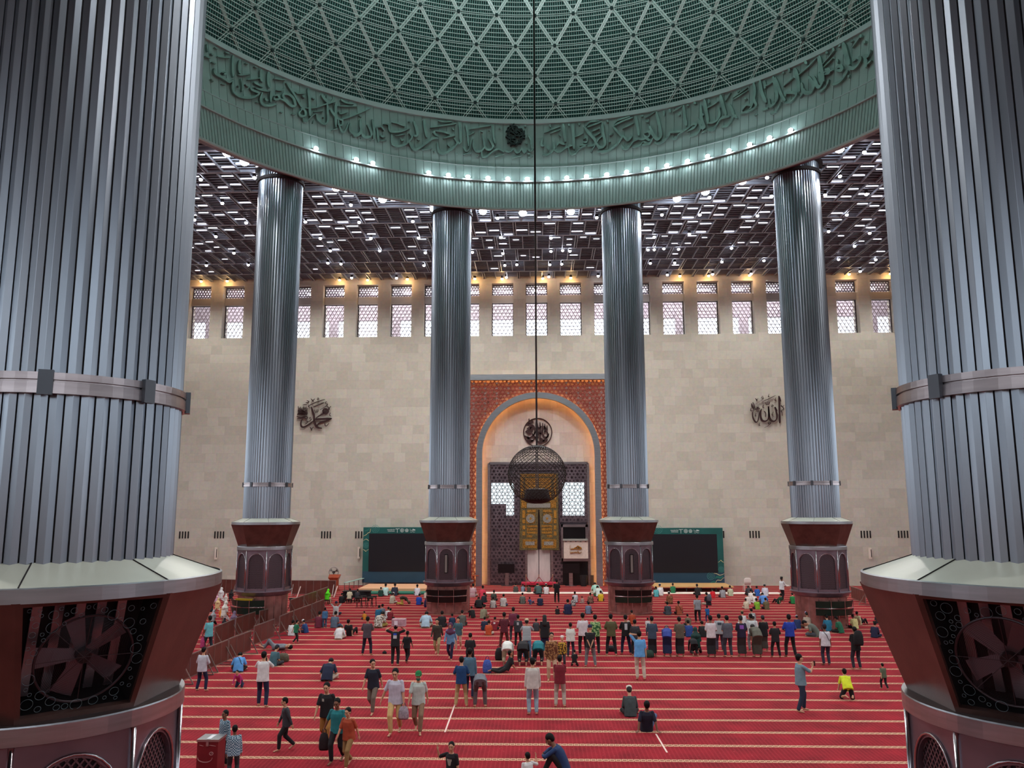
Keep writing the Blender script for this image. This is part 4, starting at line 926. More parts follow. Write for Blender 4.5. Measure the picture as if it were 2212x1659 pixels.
def make_body(P,J,vox):
    b=MB(); u1,u2,u3=J['u']; sx,s2=J['sx'],J['sx2']
    loft(b,[(J['pel']-u1*.09,sx,J['f1'],.10,.08),(J['pel']-u1*.03,sx,J['f1'],.155,.115),(J['w'],sx,J['f1'],.13,.095),(J['ch'],s2,J['f2'],.15,.105),(J['ch']+u3*.1,s2,J['f3'],.165,.1),(J['nb']-u3*.03,s2,J['f3'],.12,.075),(J['nb']+u3*.015,s2,J['f3'],.06,.055)])
    b.cone(J['nb']-u3*.03,J['hd']-J['hu']*.06,.060,.056)
    hm=Matrix((J['hs'],J['hf'],J['hu'])).transposed(); H=lambda x,y,z:J['hd']+hm@(V(x,y,z)*HS)
    b.ell(H(0,-.008,.02),hr(.074,.092,.095),hm); b.ell(H(0,.022,-.045),hr(.058,.068,.07),hm); b.ell(H(0,.05,-.085),hr(.032,.03,.025),hm)     # skull, face, chin
    b.cone(H(0,.085,.015),H(0,.108,-.022),.009,.014,8); b.ell(H(0,.088,-.058),hr(.024,.012,.012),hm); b.ell(H(0,.078,.035),hr(.045,.014,.01),hm)
    for s in (-1,1): b.ell(H(s*.074,-.002,-.005),hr(.01,.02,.032),hm); b.ell(H(s*.04,.066,-.022),hr(.022,.02,.02),hm)
    for s,n in ((-1,'L'),(1,'R')):
        b.ell(J['sh'+n],(.052,.052,.052)); b.cone(J['sh'+n],J['el'+n],.047,.039); b.cone(J['el'+n],J['wr'+n],.042,.026)
        b.cone(J['hip'+n],J['kn'+n],.088,.058); b.cone(J['kn'+n],J['an'+n],.058,.038)
        hand(b,J['wr'+n],J['hdir'+n],J['hup'+n],P.get('curl',.45),1 if (n=='L')==(P.get('tf',0)==0) else -1)
        a=J['an'+n]; fd=J['fd'+n]; b.cone(a,a-fd*.03+V(0,0,-.045) if P.get('flat',1) else a-fd*.04,.04,.034); 
        heel=a+(V(0,0,-.05) if P.get('flat',1) else fd*.0); b.cone(heel-fd*.02,heel+fd*.15,.036,.026); b.ell(heel+fd*.16,(.04,.04,.02))
    return remesh(b,vox,2,'body')
def torso_secs(J,g,low,bulk=1.0,hem=None):
    u1,u2,u3=J['u']; sx,s2=J['sx'],J['sx2']
    L=[]; 
    hemc=J['pel']-u1*low; L.append((hemc,sx,J['f1'],(.200+g)*bulk if hem is None else hem,(.148+g)*bulk if hem is None else hem*.8))
    L+=[(J['pel'],sx,J['f1'],(.192+g)*bulk,(.142+g)*bulk),(J['w'],sx,J['f1'],(.180+g)*bulk,(.130+g)*bulk),(J['ch'],s2,J['f2'],(.186+g)*bulk,(.130+g)*bulk),(J['ch']+u3*.1,s2,J['f3'],.186+g,.116+g),(J['nb']-u3*.045,s2,J['f3'],.155+g,.088+g),(J['nb']+u3*.0,s2,J['f3'],.078+g,.066+g)]
    return L
def make_shirt(P,J,vox,sleeve,low,bulk,hem=None):
    b=MB(); g=.012; loft(b,torso_secs(J,g,low,bulk,hem))
    for n in 'LR':
        b.ell(J['sh'+n],(.062,.062,.06))
        if sleeve=='none': continue
        if sleeve=='short': e=J['sh'+n].lerp(J['el'+n],.82); b.cone(J['sh'+n],e,.061,.060)
        else: b.cone(J['sh'+n],J['el'+n],.061,.052); b.cone(J['el'+n],J['wr'+n].lerp(J['el'+n],.06),.052,.040)
    return remesh(b,vox*1.2,5,'shirt')
def make_pants(P,J,vox,kind):
    b=MB(); u1=J['u'][0]; sx=J['sx']
    if kind=='sarong':
        z0=.13; c0=(J['anL']+J['anR'])/2; c0=V(c0.x,c0.y,z0)
        kc=(J['knL']+J['knR'])/2; loft(b,[(c0,sx,V(0,1,0),.20,.155),(kc,sx,V(0,1,0),.205,.165),(J['pel']-u1*.06,sx,J['f1'],.195,.155),(J['pel']+u1*.09,sx,J['f1'],.17,.13)])
        return remesh(b,vox*1.2,5,'sarong')
    loft(b,[(J['pel']-u1*.10,sx,J['f1'],.15,.12),(J['pel']-u1*.02,sx,J['f1'],.178,.138),(J['pel']+u1*.10,sx,J['f1'],.155,.118)])
    end={'long':.96,'short':.02,'calf':.5}[kind]
    for n in 'LR':
        b.cone(J['hip'+n],J['kn'+n],.104,.078); 
        if kind!='short': b.cone(J['kn'+n],J['kn'+n].lerp(J['an'+n],end),.078,.062)
        else: b.cone(J['hip'+n],J['kn'+n],.104,.09)
    return remesh(b,vox*1.2,4,'trousers')
def make_hair(J,kind):
    hm=Matrix((J['hs'],J['hf'],J['hu'])).transposed(); H=lambda x,y,z:J['hd']+hm@(V(x,y,z)*HS); b=MB()
    if kind=='short': b.ell(H(0,-.022,.036),hr(.083,.097,.095),hm); b.ell(H(0,-.05,-.01),hr(.07,.06,.065),hm)
    elif kind=='long': b.ell(H(0,-.022,.036),hr(.088,.10,.097),hm); b.cone(H(0,-.06,-.02),H(0,-.1,-.26),.105,.12)
    elif kind=='kopiah':
        b.tube([H(0,-.012,.045),H(0,-.012,.135)],[.105,.097],20)
    elif kind=='cap': b.ell(H(0,-.012,.05),hr(.088,.104,.088),hm); b.box(H(0,.115,.06),(.13,.1,.014),M=hm)
    elif kind=='skull': b.ell(H(0,-.014,.055),hr(.086,.102,.082),hm)
    elif kind=='hijab': b.ell(H(0,-.03,.02),hr(.10,.108,.125),hm); b.cone(H(0,-.03,-.06),J['ch']+V(0,0,.08),.10,.20); b.ell((J['shL']+J['shR'])/2-V(0,0,.06),(.26,.16,.13))
    return remesh(b,.016,3,{'short':'hair','long':'hair','hijab':'headscarf'}.get(kind,'cap'))
def make_face(J):
    hm=Matrix((J['hs'],J['hf'],J['hu'])).transposed(); H=lambda x,y,z:J['hd']+hm@(V(x,y,z)*HS); b=MB()
    for s in (-1,1): b.ell(H(s*.031,.083,.008),hr(.014,.008,.006),hm,10,6); b.box(H(s*.031,.088,.03),(.032,.008,.006),M=hm)
    e=b.mesh('eyes',M_EYE,True); b=MB(); b.box(H(0,.099,-.058),(.04,.006,.008),M=hm); return e,b.mesh('mouth',M_LIPS)
s_=.0
POSES={
'stand':dict(handL=(-.25,.04,.78),handR=(.25,.04,.78)),
'pray':dict(handL=(-.02,.17,1.12),handR=(.03,.19,1.13),elbL=(-1,-.6,-.4),elbR=(1,-.6,-.4),hp=14,footL=(-.14,0,.085),footR=(.14,0,.085),hdL=(1,.1,.1),hdR=(-1,.1,.1)),
'wide':dict(handL=(-.1,.22,1.05),handR=(.1,.22,1.05),elbL=(-1,-.5,-.4),elbR=(1,-.5,-.4),footL=(-.20,0,.085),footR=(.20,0,.085),hp=8),
'walk':dict(ph=.90,lean=5,footL=(-.08,.24,.10),footR=(.09,-.27,.16),fdR=(.05,.85,-.6),handL=(-.27,-.18,.82),handR=(.27,.24,.86),hp=6),
'walk2':dict(ph=.90,lean=4,footR=(.08,.2,.10),footL=(-.09,-.24,.15),fdL=(-.05,.85,-.6),handR=(.42,.02,.82),handL=(-.26,.12,.84),hp=10),
'phone':dict(handL=(-.10,.30,1.38),handR=(.10,.30,1.38),elbL=(-1,.1,-1),elbR=(1,.1,-1),footL=(-.13,.12,.085),footR=(.16,-.12,.085),hdL=(0.2,.2,1),hdR=(-.2,.2,1)),
'onehand':dict(handR=(.12,.38,1.38),handL=(-.22,.16,.92),elbR=(.8,-.1,-1),footL=(-.13,.14,.085),footR=(.13,-.2,.085),hp=2,hdR=(0,.2,1),lean=-2),
'armup':dict(handL=(-.10,.02,1.62),elbL=(-1,.3,.3),handR=(.25,.0,.80),footL=(-.1,0,.085),footR=(.16,-.04,.085),hdL=(1,.1,.2)),
'behind':dict(handL=(-.03,-.17,.88),handR=(.03,-.18,.88),elbL=(-1,-.3,.2),elbR=(1,-.3,.2),footL=(-.21,0,.085),footR=(.21,0,.085),hp=8,shw=1.05),
'crossed':dict(handL=(.08,.2,1.2),handR=(-.08,.2,1.2),elbL=(-1,-.1,-.5),elbR=(1,-.1,-.5),footL=(-.15,0,.085),footR=(.15,0,.085),hdL=(1,.2,0),hdR=(-1,.2,0)),
'over':dict(handL=(-.22,.1,1.62),handR=(.22,.1,1.62),elbL=(-1,.0,0),elbR=(1,.0,0),hdL=(.3,0,1),hdR=(-.3,0,1)),
'ruku':dict(ph=.88,py=-.08,lean=66,curve=18,hp=-2,handL=(-.13,.19,.50),handR=(.13,.19,.50),footL=(-.13,.0,.085),footR=(.13,.0,.085),elbL=(-1,-.2,0),elbR=(1,-.2,0)),
'bow':dict(ph=.86,py=-.1,lean=92,curve=30,hp=10,handL=(-.15,.2,.30),handR=(.15,.2,.30),footL=(-.17,.0,.085),footR=(.17,.0,.085)),
'seat':dict(ph=.13,lean=10,curve=16,hp=10,footL=(.16,.32,.07),footR=(-.16,.36,.09),kneeL=(-.8,.5,.12),kneeR=(.8,.5,.12),fdL=(.8,.4,-.1),fdR=(-.8,.4,-.1),handL=(-.13,.34,.20),handR=(.13,.34,.20),flat=0,elbL=(-.55,-.7,-.5),elbR=(.55,-.7,-.5)),
'slouch':dict(ph=.13,lean=24,curve=32,hp=26,footL=(.16,.34,.07),footR=(-.16,.38,.09),kneeL=(-1,.25,.14),kneeR=(1,.25,.14),fdL=(.8,.4,-.1),fdR=(-.8,.4,-.1),handL=(-.10,.38,.2),handR=(.10,.38,.2),flat=0,elbL=(-.6,-.5,-.5),elbR=(.6,-.5,-.5)),
'kneel':dict(ph=.24,lean=4,curve=12,hp=14,footL=(-.10,-.12,.07),footR=(.10,-.12,.07),kneeL=(-.25,1,.1),kneeR=(.25,1,.1),fdL=(.2,-1,-.1),fdR=(-.2,-1,-.1),handL=(-.12,.26,.34),handR=(.12,.26,.34),elbL=(-.5,-.7,-.4),elbR=(.5,-.7,-.4),flat=0),
'sujud':dict(ph=.42,py=-.1,lean=104,curve=26,hp=12,footL=(-.12,-.42,.07),footR=(.12,-.42,.07),kneeL=(-.1,1,-.6),kneeR=(.1,1,-.6),fdL=(0,-.4,-1),fdR=(0,-.4,-1),handL=(-.24,.5,.04),handR=(.24,.5,.04),elbL=(-1,-.3,.5),elbR=(1,-.3,.5),hdL=(0,1,0),hdR=(0,1,0),hupL=(0,0,1),hupR=(0,0,1),flat=0),
'rise':dict(ph=.50,py=-.05,lean=70,curve=30,hp=20,footL=(-.13,-.35,.07),footR=(.13,-.35,.07),kneeL=(-.1,1,-.5),kneeR=(.1,1,-.5),fdL=(0,-.4,-1),fdR=(0,-.4,-1),handL=(-.22,.42,.06),handR=(.22,.42,.06),elbL=(-1,-.3,.5),elbR=(1,-.3,.5),hdL=(0,1,0),hdR=(0,1,0),hupL=(0,0,1),hupR=(0,0,1),flat=0),
'propped':dict(ph=.13,lean=-22,curve=6,hp=14,handL=(-.30,-.30,.05),handR=(.30,-.30,.05),elbL=(-1,-.4,.3),elbR=(1,-.4,.3),footL=(-.05,.62,.10),footR=(.22,.55,.10),kneeL=(-.2,0,1),kneeR=(.5,0,1),hdL=(-.5,-1,0),hdR=(.5,-1,0),hupL=(0,0,1),hupR=(0,0,1)),
'kneesup':dict(ph=.14,lean=14,curve=22,hp=4,footL=(-.14,.45,.085),footR=(.14,.45,.085),kneeL=(-.15,.1,1),kneeR=(.15,.1,1),handL=(-.06,.5,.40),handR=(.06,.5,.40),elbL=(-1,-.1,0),elbR=(1,-.1,0)),
'chair':dict(ph=.50,lean=8,curve=14,hp=14,footL=(-.12,.42,.085),footR=(.12,.42,.085),kneeL=(-.1,.4,1),kneeR=(.1,.4,1),handL=(-.14,.32,.66),handR=(.14,.32,.66)),
'crawl':dict(ph=.36,py=-.1,lean=62,curve=-14,hp=-40,handL=(-.30,.36,.05),handR=(.20,.48,.05),footL=(-.16,-.36,.08),footR=(.10,-.40,.08),kneeL=(-.2,1,-.3),kneeR=(.2,1,-.3),fdL=(.3,-1,-.2),fdR=(-.3,-1,-.2),hdL=(0,1,0),hdR=(0,1,0),hupL=(0,0,1),hupR=(0,0,1),flat=0),
'wave':dict(handR=(.42,.18,1.52),elbR=(1,.1,-.6),handL=(-.25,.04,.78),hdR=(.1,.1,1),hy=25),
'headhold':dict(ph=.13,lean=4,curve=6,handL=(-.12,.05,.78),handR=(.12,.05,.78),elbL=(-1,.1,.3),elbR=(1,.1,.3),footL=(.16,.32,.07),footR=(-.16,.36,.09),kneeL=(-.8,.5,.12),kneeR=(.8,.5,.12),fdL=(.8,.4,-.1),fdR=(-.8,.4,-.1),flat=0,hdL=(.7,0,.5),hdR=(-.7,0,.5)),
'prone':dict(ph=.12,lean=58,curve=-50,hp=-18,handL=(-.22,.42,.05),handR=(.24,.36,.05),footL=(-.1,-.85,.07),footR=(.12,-.82,.07),kneeL=(0,-.1,-1),kneeR=(0,-.1,-1),fdL=(0,-1,-.2),fdR=(0,-1,-.2),hdL=(0,1,0),hdR=(0,1,0),hupL=(0,0,1),hupR=(0,0,1),flat=0),
'lie':dict(ph=.12,lean=-86,curve=0,hp=6,handL=(-.2,-.1,.2),handR=(.3,-.2,.1),footL=(-.1,.55,.08),footR=(.12,.8,.08),kneeL=(0,.3,1),kneeR=(0,.2,1),fdL=(0,1,.4),fdR=(0,1,.4),flat=0),
'tray':dict(handL=(-.12,.36,1.06),handR=(.12,.36,1.06),elbL=(-1,-.5,-.6),elbR=(1,-.5,-.6),footL=(-.08,.16,.085),footR=(.1,-.12,.085)),
}
CACHE={}
def posed(pose,hair,sleeve,pants,low,bulk,vox,hy):
    P=dict(POSES[pose]); 
    if hy is not None: P['hy']=hy
    k0=(pose,vox,P.get('hy',0)); 
    if k0 not in CACHE:
        J=skeleton(P); body=make_body(P,J,vox); zs=[v.co.z for v in body.vertices]; CACHE[k0]=(J,body,max(zs),make_face(J),min(v.co.y for v in body.vertices),min(zs))
    J,body,top,face,miny,mz=CACHE[k0]
    k1=k0+('s',sleeve,low,bulk); 
    if k1 not in CACHE: CACHE[k1]=make_shirt(P,J,vox,sleeve,low,bulk)
    k2=k0+('p',pants)
    if k2 not in CACHE: CACHE[k2]=make_pants(P,J,vox,pants)
    k3=k0+('h',hair)
    if hair!='bald' and k3 not in CACHE: CACHE[k3]=make_hair(J,hair)
    kk=k0+('h','short')
    if hair in('kopiah','skull') and kk not in CACHE: CACHE[kk]=make_hair(J,'short')
    return J,body,top,face,CACHE[k1],CACHE[k2],CACHE.get(k3),CACHE.get(kk),miny,mz
CM={}
def cloth(c):
    """colour name or rgb tuple; optional pattern prefix: ('stripe',c1,c2)"""
    if c in CM: return CM[c]
    if isinstance(c[0],str):
        kind,a,b=c; m=mat('cloth_'+kind,a,.85); n,l=nt(m); bs=bsdf(m); tc=n.new('ShaderNodeTexCoord'); 
        rp=n.new('ShaderNodeValToRGB'); rp.color_ramp.interpolation='CONSTANT'; rp.color_ramp.elements[0].color=(*lin(a),1); rp.color_ramp.elements[1].color=(*lin(b),1); rp.color_ramp.elements[1].position=.5
        if kind in('stripe','hstripe'):
            w=n.new('ShaderNodeTexWave'); w.bands_direction='Z'; w.inputs['Scale'].default_value=4.5 if kind=='stripe' else 9; l.new(tc.outputs['Object'],w.inputs['Vector']); l.new(w.outputs['Fac'],rp.inputs['Fac'])
        elif kind=='plaid':
            w=n.new('ShaderNodeTexChecker'); w.inputs['Scale'].default_value=24; l.new(tc.outputs['Object'],w.inputs['Vector']); l.new(w.outputs['Fac'],rp.inputs['Fac'])
        else:
            w=n.new('ShaderNodeTexNoise'); w.inputs['Scale'].default_value=14; w.inputs['Detail'].default_value=2; l.new(tc.outputs['Object'],w.inputs['Vector']); l.new(w.outputs['Fac'],rp.inputs['Fac'])
        l.new(rp.outputs['Color'],bs.inputs['Base Color'])
    else:
        m=mat('cloth',c,.85); vary(m,scale=7,amt=.16,bump=.25,bscale=11)
    CM[c]=m; return m
def person(x,yb,yt,pose,face,shirt,pants,label,hair='short',hcol=None,sleeve='short',pk='long',low=.11,bulk=1.,skin=0,vox=.013,hy=None,group=None,z0=0.,scale=None,facegeo=None,name='person'):
    J,body,top,fc,sm,pm,hm,sh,miny,mz=posed(pose,hair,sleeve,pk,low,bulk,vox,hy)
    g=onz(x,yb,z0)
    if pose in('seat','slouch','kneel','kneesup','propped','headhold','chair','lie'): back=.12
    elif pose in('sujud','rise','crawl','prone'): back=.45
    else: back=.06
    d=V(g.x-CAM.x,g.y-CAM.y,0).normalized(); g=g+d*back
    if scale is None:
        # height that projects to yt
        lo,hi=.2,2.6
        for _ in range(30):
            m_=(lo+hi)/2
            if proj((g.x,g.y,z0+m_))[1]>yt: lo=m_
            else: hi=m_
        scale=max(.5,min(1.16,lo/top))
    o=thing(name,label,'person',(g.x,g.y,z0-mz*scale+.002),R_(face),group); o.scale=(scale,)*3
    def part(nm,me,mt):
        c=link(nm,me,o); c.material_slots[0].link='OBJECT'; c.material_slots[0].material=mt; return c
    part('body',body,SKIN[skin]); part({'sarong':'sarong'}.get(pk,'trousers'),pm,cloth(pants)); part('shirt',sm,cloth(shirt))
    if hm: part(hm.name.split('.')[0],hm,cloth(hcol) if hcol else M_HAIR)
    if sh: part('hair',sh,M_HAIR)
    if facegeo or (abs((face+180)%360-180)>60 and vox<.012):
        link('eyes',fc[0],o); link('mouth',fc[1],o)
    return o,J,scale
K0=(26,24,28);K1=(52,52,58);NV=(28,34,62);BL=(38,70,140);LB=(96,160,214);SKY=(150,186,206);TE=(34,120,126);GN=(38,96,64);LG=(120,170,60);WH=(206,206,206);CR=(206,198,170);GR=(112,116,124);DG=(70,74,82);MR=(112,26,40);RU=(160,70,44);KH=(170,146,104);BG=(186,174,158);OL=(86,84,62);RD=(190,36,44);YE=(214,180,40);DN=(60,84,110);PU=(150,130,160);BR=(112,84,60);PK=(190,110,150)
PL=('plaid',(40,84,110),(170,190,200));PLR=('plaid',(110,30,44),(60,30,40));BAT=('batik',(150,110,70),(90,50,30));BATY=('batik',(190,150,50),(60,40,24));BATG=('batik',(40,90,50),(150,180,120));STR=('hstripe',(200,190,190),(150,50,70));STG=('hstripe',(190,195,190),(110,110,130));MOT=('batik',(190,185,175),(110,90,80))
F=.0085 # fine voxels for the nearest people
Q=[
# ---- nearest people
(704,1612,1473.4,'walk',176,K0,(150,104,50),'man in black printed T-shirt and mustard trousers walking toward the camera',dict(vox=F,skin=1)),
(727,1648,1507.8,'walk2',172,TE,K0,'man in teal polo shirt carrying a black bag, walking toward the camera',dict(vox=F,skin=2)),
(752,1658,1527.6,'walk',160,RU,(140,110,70),'boy in rust orange shirt walking beside the man in teal polo',dict(vox=F,skin=1)),
(483,1655,1535,'stand',150,PL,K0,'taller boy in blue checked shirt beside the red box',dict(vox=F,skin=2,sleeve='long')),
(502,1690,1568.3,'stand',20,PL,K1,'shorter boy in blue checked shirt, front one at the red box',dict(vox=F,skin=2,sleeve='long')),
(617,1622,1507,'walk',112,K1,K0,'boy in dark grey jacket walking to the left across the carpet',dict(vox=F,skin=1,sleeve='long')),
(565,1528,1408.8,'phone',6,WH,NV,'man in white T-shirt holding a phone up with both hands',dict(vox=F,skin=1)),
(805,1541,1423.4,'walk',170,(30,34,48),(108,96,86),'man in navy polo shirt walking toward the camera, looking aside',dict(vox=F,skin=1,hy=35)),
(853,1586,1443.7,'walk2',178,(188,188,202),(196,166,112),'man in pale lilac shirt and beige trousers walking toward the camera',dict(vox=F,skin=1)),
(903,1583,1449,'walk',182,(180,192,186),(130,106,84),'man in pale grey shirt with green cap and face mask, walking',dict(vox=F,skin=1,hair='cap',hcol=(24,110,60))),
(996,1528,1420.3,'wide',2,(22,60,104),KH,'boy in dark blue T-shirt and khaki trousers seen from behind',dict(vox=F,skin=1)),
(1014,1511,1402,'stand',-6,(74,104,124),NV,'man in denim blue shirt standing beside the boy in dark blue',dict(vox=F,skin=2,sleeve='long')),
(1037,1529,1459.3,'bow',4,GR,(84,70,72),'child in grey shirt bending down, next to the man in denim blue',dict(vox=F,skin=1)),
(1151,1546,1422.6,'stand',4,(190,184,178),(136,154,168),'man in white sweater and light jeans standing on the carpet',dict(vox=F,skin=1,sleeve='long')),
(1210,1528.8,1417.2,'crossed',-2,MR,(170,160,150),'man in maroon shirt with arms folded in front, beige trousers',dict(vox=F,skin=1,low=.12)),
(1383,1469.6,1363.8,'armup',-4,(92,154,206),(190,176,160),'man in bright light blue T-shirt with one hand raised to his head',dict(vox=F,skin=1,low=.1)),
(1733,1538.4,1414,'onehand',-78,(110,138,150),(36,46,66),'man in pale denim shirt taking a picture with a phone in profile',dict(vox=F,skin=1,hair='short')),
(1832,1517,1454.6,'crawl',-6,(206,214,40),K0,'child in bright yellow shirt crawling on the carpet',dict(vox=F,skin=1,pk='short')),
(1911,1490.5,1437.5,'walk',8,(88,100,78),K0,'toddler in olive shirt walking near the right column',dict(vox=F,skin=1)),
(1362,1549,1485,'seat',0,(58,66,68),K0,'man with white cap and dark grey vest sitting on the carpet',dict(vox=F,skin=1,hair='kopiah',hcol=(220,216,200),sleeve='long')),
(1397,1582,1510.8,'propped',0,(28,30,48),(90,110,150),'boy in navy T-shirt leaning back on both hands',dict(vox=F,skin=2)),
(1218,1676,1589,'kneesup',80,(30,52,92),K0,'man in dark blue hooded shirt sitting at the bottom edge of the picture',dict(vox=F,skin=2,sleeve='long')),
(1141,1745,1627,'wave',30,WH,K1,'child in white shirt at the bottom edge, only head and arm in view',dict(vox=F,skin=1,hy=0)),
(976,1740,1603.7,'wave',150,K0,K0,'boy in black T-shirt waving with a raised hand at the bottom edge',dict(vox=F,skin=1)),
(706,1472.3,1427.5,'slouch',0,(30,36,60),BG,'man in navy T-shirt sitting cross-legged alone, head bowed',dict(vox=F,skin=1)),
(515,1491,1450,'crawl',176,(176,40,106),NV,'small child in pink shirt crouching in front of the man in sky blue',dict(skin=1,sleeve='long')),
(514,1453,1414,'slouch',14,(86,146,206),K0,'man in sky blue T-shirt with a black strap, sitting bent forward',dict(skin=1)),
(434,1494,1399.6,'wide',-8,(186,188,198),NV,'man in white long sleeved shirt standing at the brown barrier',dict(skin=1,sleeve='long',low=.14)),
(449,1412,1331,'onehand',60,(104,180,190),(34,44,54),'man in aqua T-shirt standing between the barriers with a red bag',dict(skin=2,low=.14)),
(589,1439.6,1394,'seat',-20,(66,100,110),K1,'person in blue grey T-shirt and dark cap sitting by a camouflage bag',dict(skin=1,hair='skull',hcol=(30,30,60))),
(596,1404,1393,'lie',78,GR,GR,'person in grey lying on the carpet near the barrier',dict(scale=.95,skin=1)),
(629,1374,1340,'seat',0,WH,GR,'person in white shirt sitting at the barrier',{}),
(638,1390,1340,'walk',-40,(34,110,80),K0,'child in green shirt running past the barrier',dict(skin=1)),
(661,1367.7,1338,'seat',70,(36,66,116),NV,'child with white cap and blue shirt sitting at the barrier',dict(hair='skull',hcol=WH)),
(688,1356.5,1321,'seat',0,(110,40,60),K1,'person in dark pink shirt sitting by the upper barrier',{}),
(701,1357,1313,'stand',20,(66,110,150),DN,'child in blue standing behind the person in dark pink',dict(sleeve='long')),
(721,1356.5,1321,'seat',-6,(88,104,122),DN,'man in slate grey T-shirt and jeans sitting cross-legged',{}),
(731,1381.7,1352.7,'slouch',0,(206,204,204),BG,'person in white hooded shirt sitting bowed on the carpet',dict(hair='skull',hcol=WH,sleeve='long')),
(755,1374,1337,'propped',-10,K0,K0,'man in black T-shirt leaning on one hand beside the white hooded shirt',{}),
(706,1306,1274,'chair',-10,(90,220,30),CR,'woman in bright green headscarf sitting on a low seat',dict(hair='hijab',hcol=(90,220,30),sleeve='long')),
(725,1330,1298.6,'headhold',0,WH,NV,'child in white shirt holding hands to a navy cap',dict(hair='cap',hcol=NV)),
(754,1304,1272.5,'chair',0,CR,K0,'man in cream shirt sitting at the dark table',{}),
(771,1302,1273.5,'chair',0,K1,K0,'person in black jacket beside the man in cream shirt',dict(sleeve='long')),
(737,1303,1281,'seat',0,K0,K0,'person in black behind the dark table, left of the cream shirt',dict(sleeve='long')),
(788,1339.4,1320.4,'seat',30,(200,130,40),K1,'small child in orange yellow shirt sitting alone',{}),
(816,1336.7,1307.8,'seat',0,(34,96,130),DG,'man in petrol blue T-shirt sitting in a small group',{}),
(823,1334,1305,'seat',-10,GR,K1,'person in grey sitting behind the petrol blue T-shirt',{}),
(838,1337,1311.4,'seat',0,WH,K1,'person in white shirt sitting beside the maroon shirt',{}),
(842,1339.4,1314,'seat',0,(120,28,40),K0,'person in maroon shirt sitting in the left group',{}),
(817,1356.6,1324,'slouch',-10,MOT,(150,140,70),'person in white and brown patterned shirt sitting',{}),
(792,1416,1333,'wide',0,(74,66,74),(30,26,44),'man in dark grey shirt standing with legs apart, left part of the carpet',dict(low=.14)),
(853,1438.8,1349.3,'over',0,K0,K0,'man in black T-shirt with back print lifting a box overhead',{}),
(878,1432.5,1363.8,'walk',-14,K0,K0,'boy in black walking beside the man lifting a box',{}),
(919,1356.6,1324,'slouch',0,(160,184,200),BG,'man in pale blue shirt sitting in front of the left column',{}),
(954,1355.7,1320.4,'seat',0,K0,K0,'man in black shirt sitting in front of the column left of the arch',{}),
(977,1353,1326,'seat',10,(26,48,76),K0,'person in dark blue sitting between black and grey shirts',{}),
(998,1353,1318.6,'seat',0,(84,86,80),K0,'man in grey green shirt sitting near the walking men',{}),
(944,1414.4,1336,'walk',180,(60,54,46),(160,140,100),'man in dark brown shirt and khaki trousers walking toward the camera',dict(sleeve='long',low=.2)),
(973,1425.3,1345.7,'walk',176,(100,142,180),(30,32,60),'woman in light blue shirt with dark scarf walking toward the camera',dict(sleeve='long',hair='hijab',hcol=(90,50,80),low=.16)),
(990,1403.6,1333,'walk2',174,(66,100,110),(196,160,140),'man in grey blue shirt and pale trousers walking behind the woman',dict(low=.14)),
(1015,1452,1369,'pray',0,K0,K0,'person in black T-shirt standing behind the denim blue shirt',dict(low=.1)),
(1095,1457,1412,'prone',-70,K0,K0,'child in black lying propped on the hands beside the blue bag',dict(scale=.8)),
(1096,1438,1393.7,'rise',0,(216,216,210),(150,134,110),'person in white shirt bent over in prayer beside a black backpack',{}),
(1130,1438.9,1393.7,'rise',0,K0,K0,'person in black bent over in prayer, middle of the three',{}),
(1163,1438,1392.8,'rise',0,(24,110,120),K0,'person in teal shirt bent over in prayer',{}),
(1089,1401.8,1324,'wide',0,PLR,(84,44,40),'man in dark red plaid shirt standing in the prayer row',dict(sleeve='long',low=.14)),
(1109,1386,1313.2,'pray',0,(110,44,66),K1,'man in wine coloured shirt standing behind the front prayer row',{}),
(1119,1398,1329.5,'pray',0,K1,K0,'person in dark grey top with a pale back print in the prayer row',{}),
(1138,1425,1337.6,'phone',-4,STG,(90,120,150),'man in striped shirt with beige cap and jeans',dict(hair='skull',hcol=(190,170,140),low=.1)),
(1158,1364,1336.7,'seat',0,K1,K0,'person in charcoal shirt sitting behind the striped shirt',{}),
(1177,1411,1329.5,'stand',0,K0,(26,32,60),'woman with long black hair and black top standing',dict(hair='long',low=.22,bulk=1.05,pk='sarong')),
(1192,1470.5,1367.4,'stand',182,BAT,(190,164,136),'man in brown batik shirt posing toward the camera',dict(low=.16,sleeve='long',vox=F,skin=1)),
(1215,1446,1374.7,'stand',176,BATY,K1,'man in yellow batik shirt with white cap posing beside the brown batik',dict(hair='kopiah',hcol=(226,224,220),sleeve='long',bulk=1.1,skin=1,low=.12)),
(1233,1420,1346.6,'pray',0,(206,206,198),(40,44,60),'broad man in white T-shirt standing behind the batik shirts',dict(bulk=1.2)),
(1260,1416.3,1325.8,'pray',0,(210,202,206),K0,'man in white T-shirt and black trousers, left of the green batik',{}),
(1287,1416,1329.5,'pray',0,BATG,K0,'man in green batik shirt standing in the prayer row',{}),
(1276,1441.6,1351.2,'behind',0,K0,(110,110,114),'man in black T-shirt with hands clasped behind, grey trousers',dict(hair='cap',hcol=(30,34,66),vox=F,skin=1)),
(1241,1440.7,1410.8,'kneel',-10,K0,K0,'small child in black kneeling at the feet of the batik shirts',{}),
(1321,1417,1327.6,'wide',0,(84,80,52),K0,'man in olive vest over a white shirt in the prayer row',dict(low=.1)),
(1367,1348,1318.6,'seat',0,(160,64,34),BG,'man in burnt orange shirt sitting below the right column',{}),
(1353,1414.4,1329.5,'wide',0,K0,(26,30,60),'person in black T-shirt with pale ornament on the back',{}),
(1373,1417,1340,'pray',0,K1,K0,'man in charcoal shirt behind the light blue T-shirt',{}),
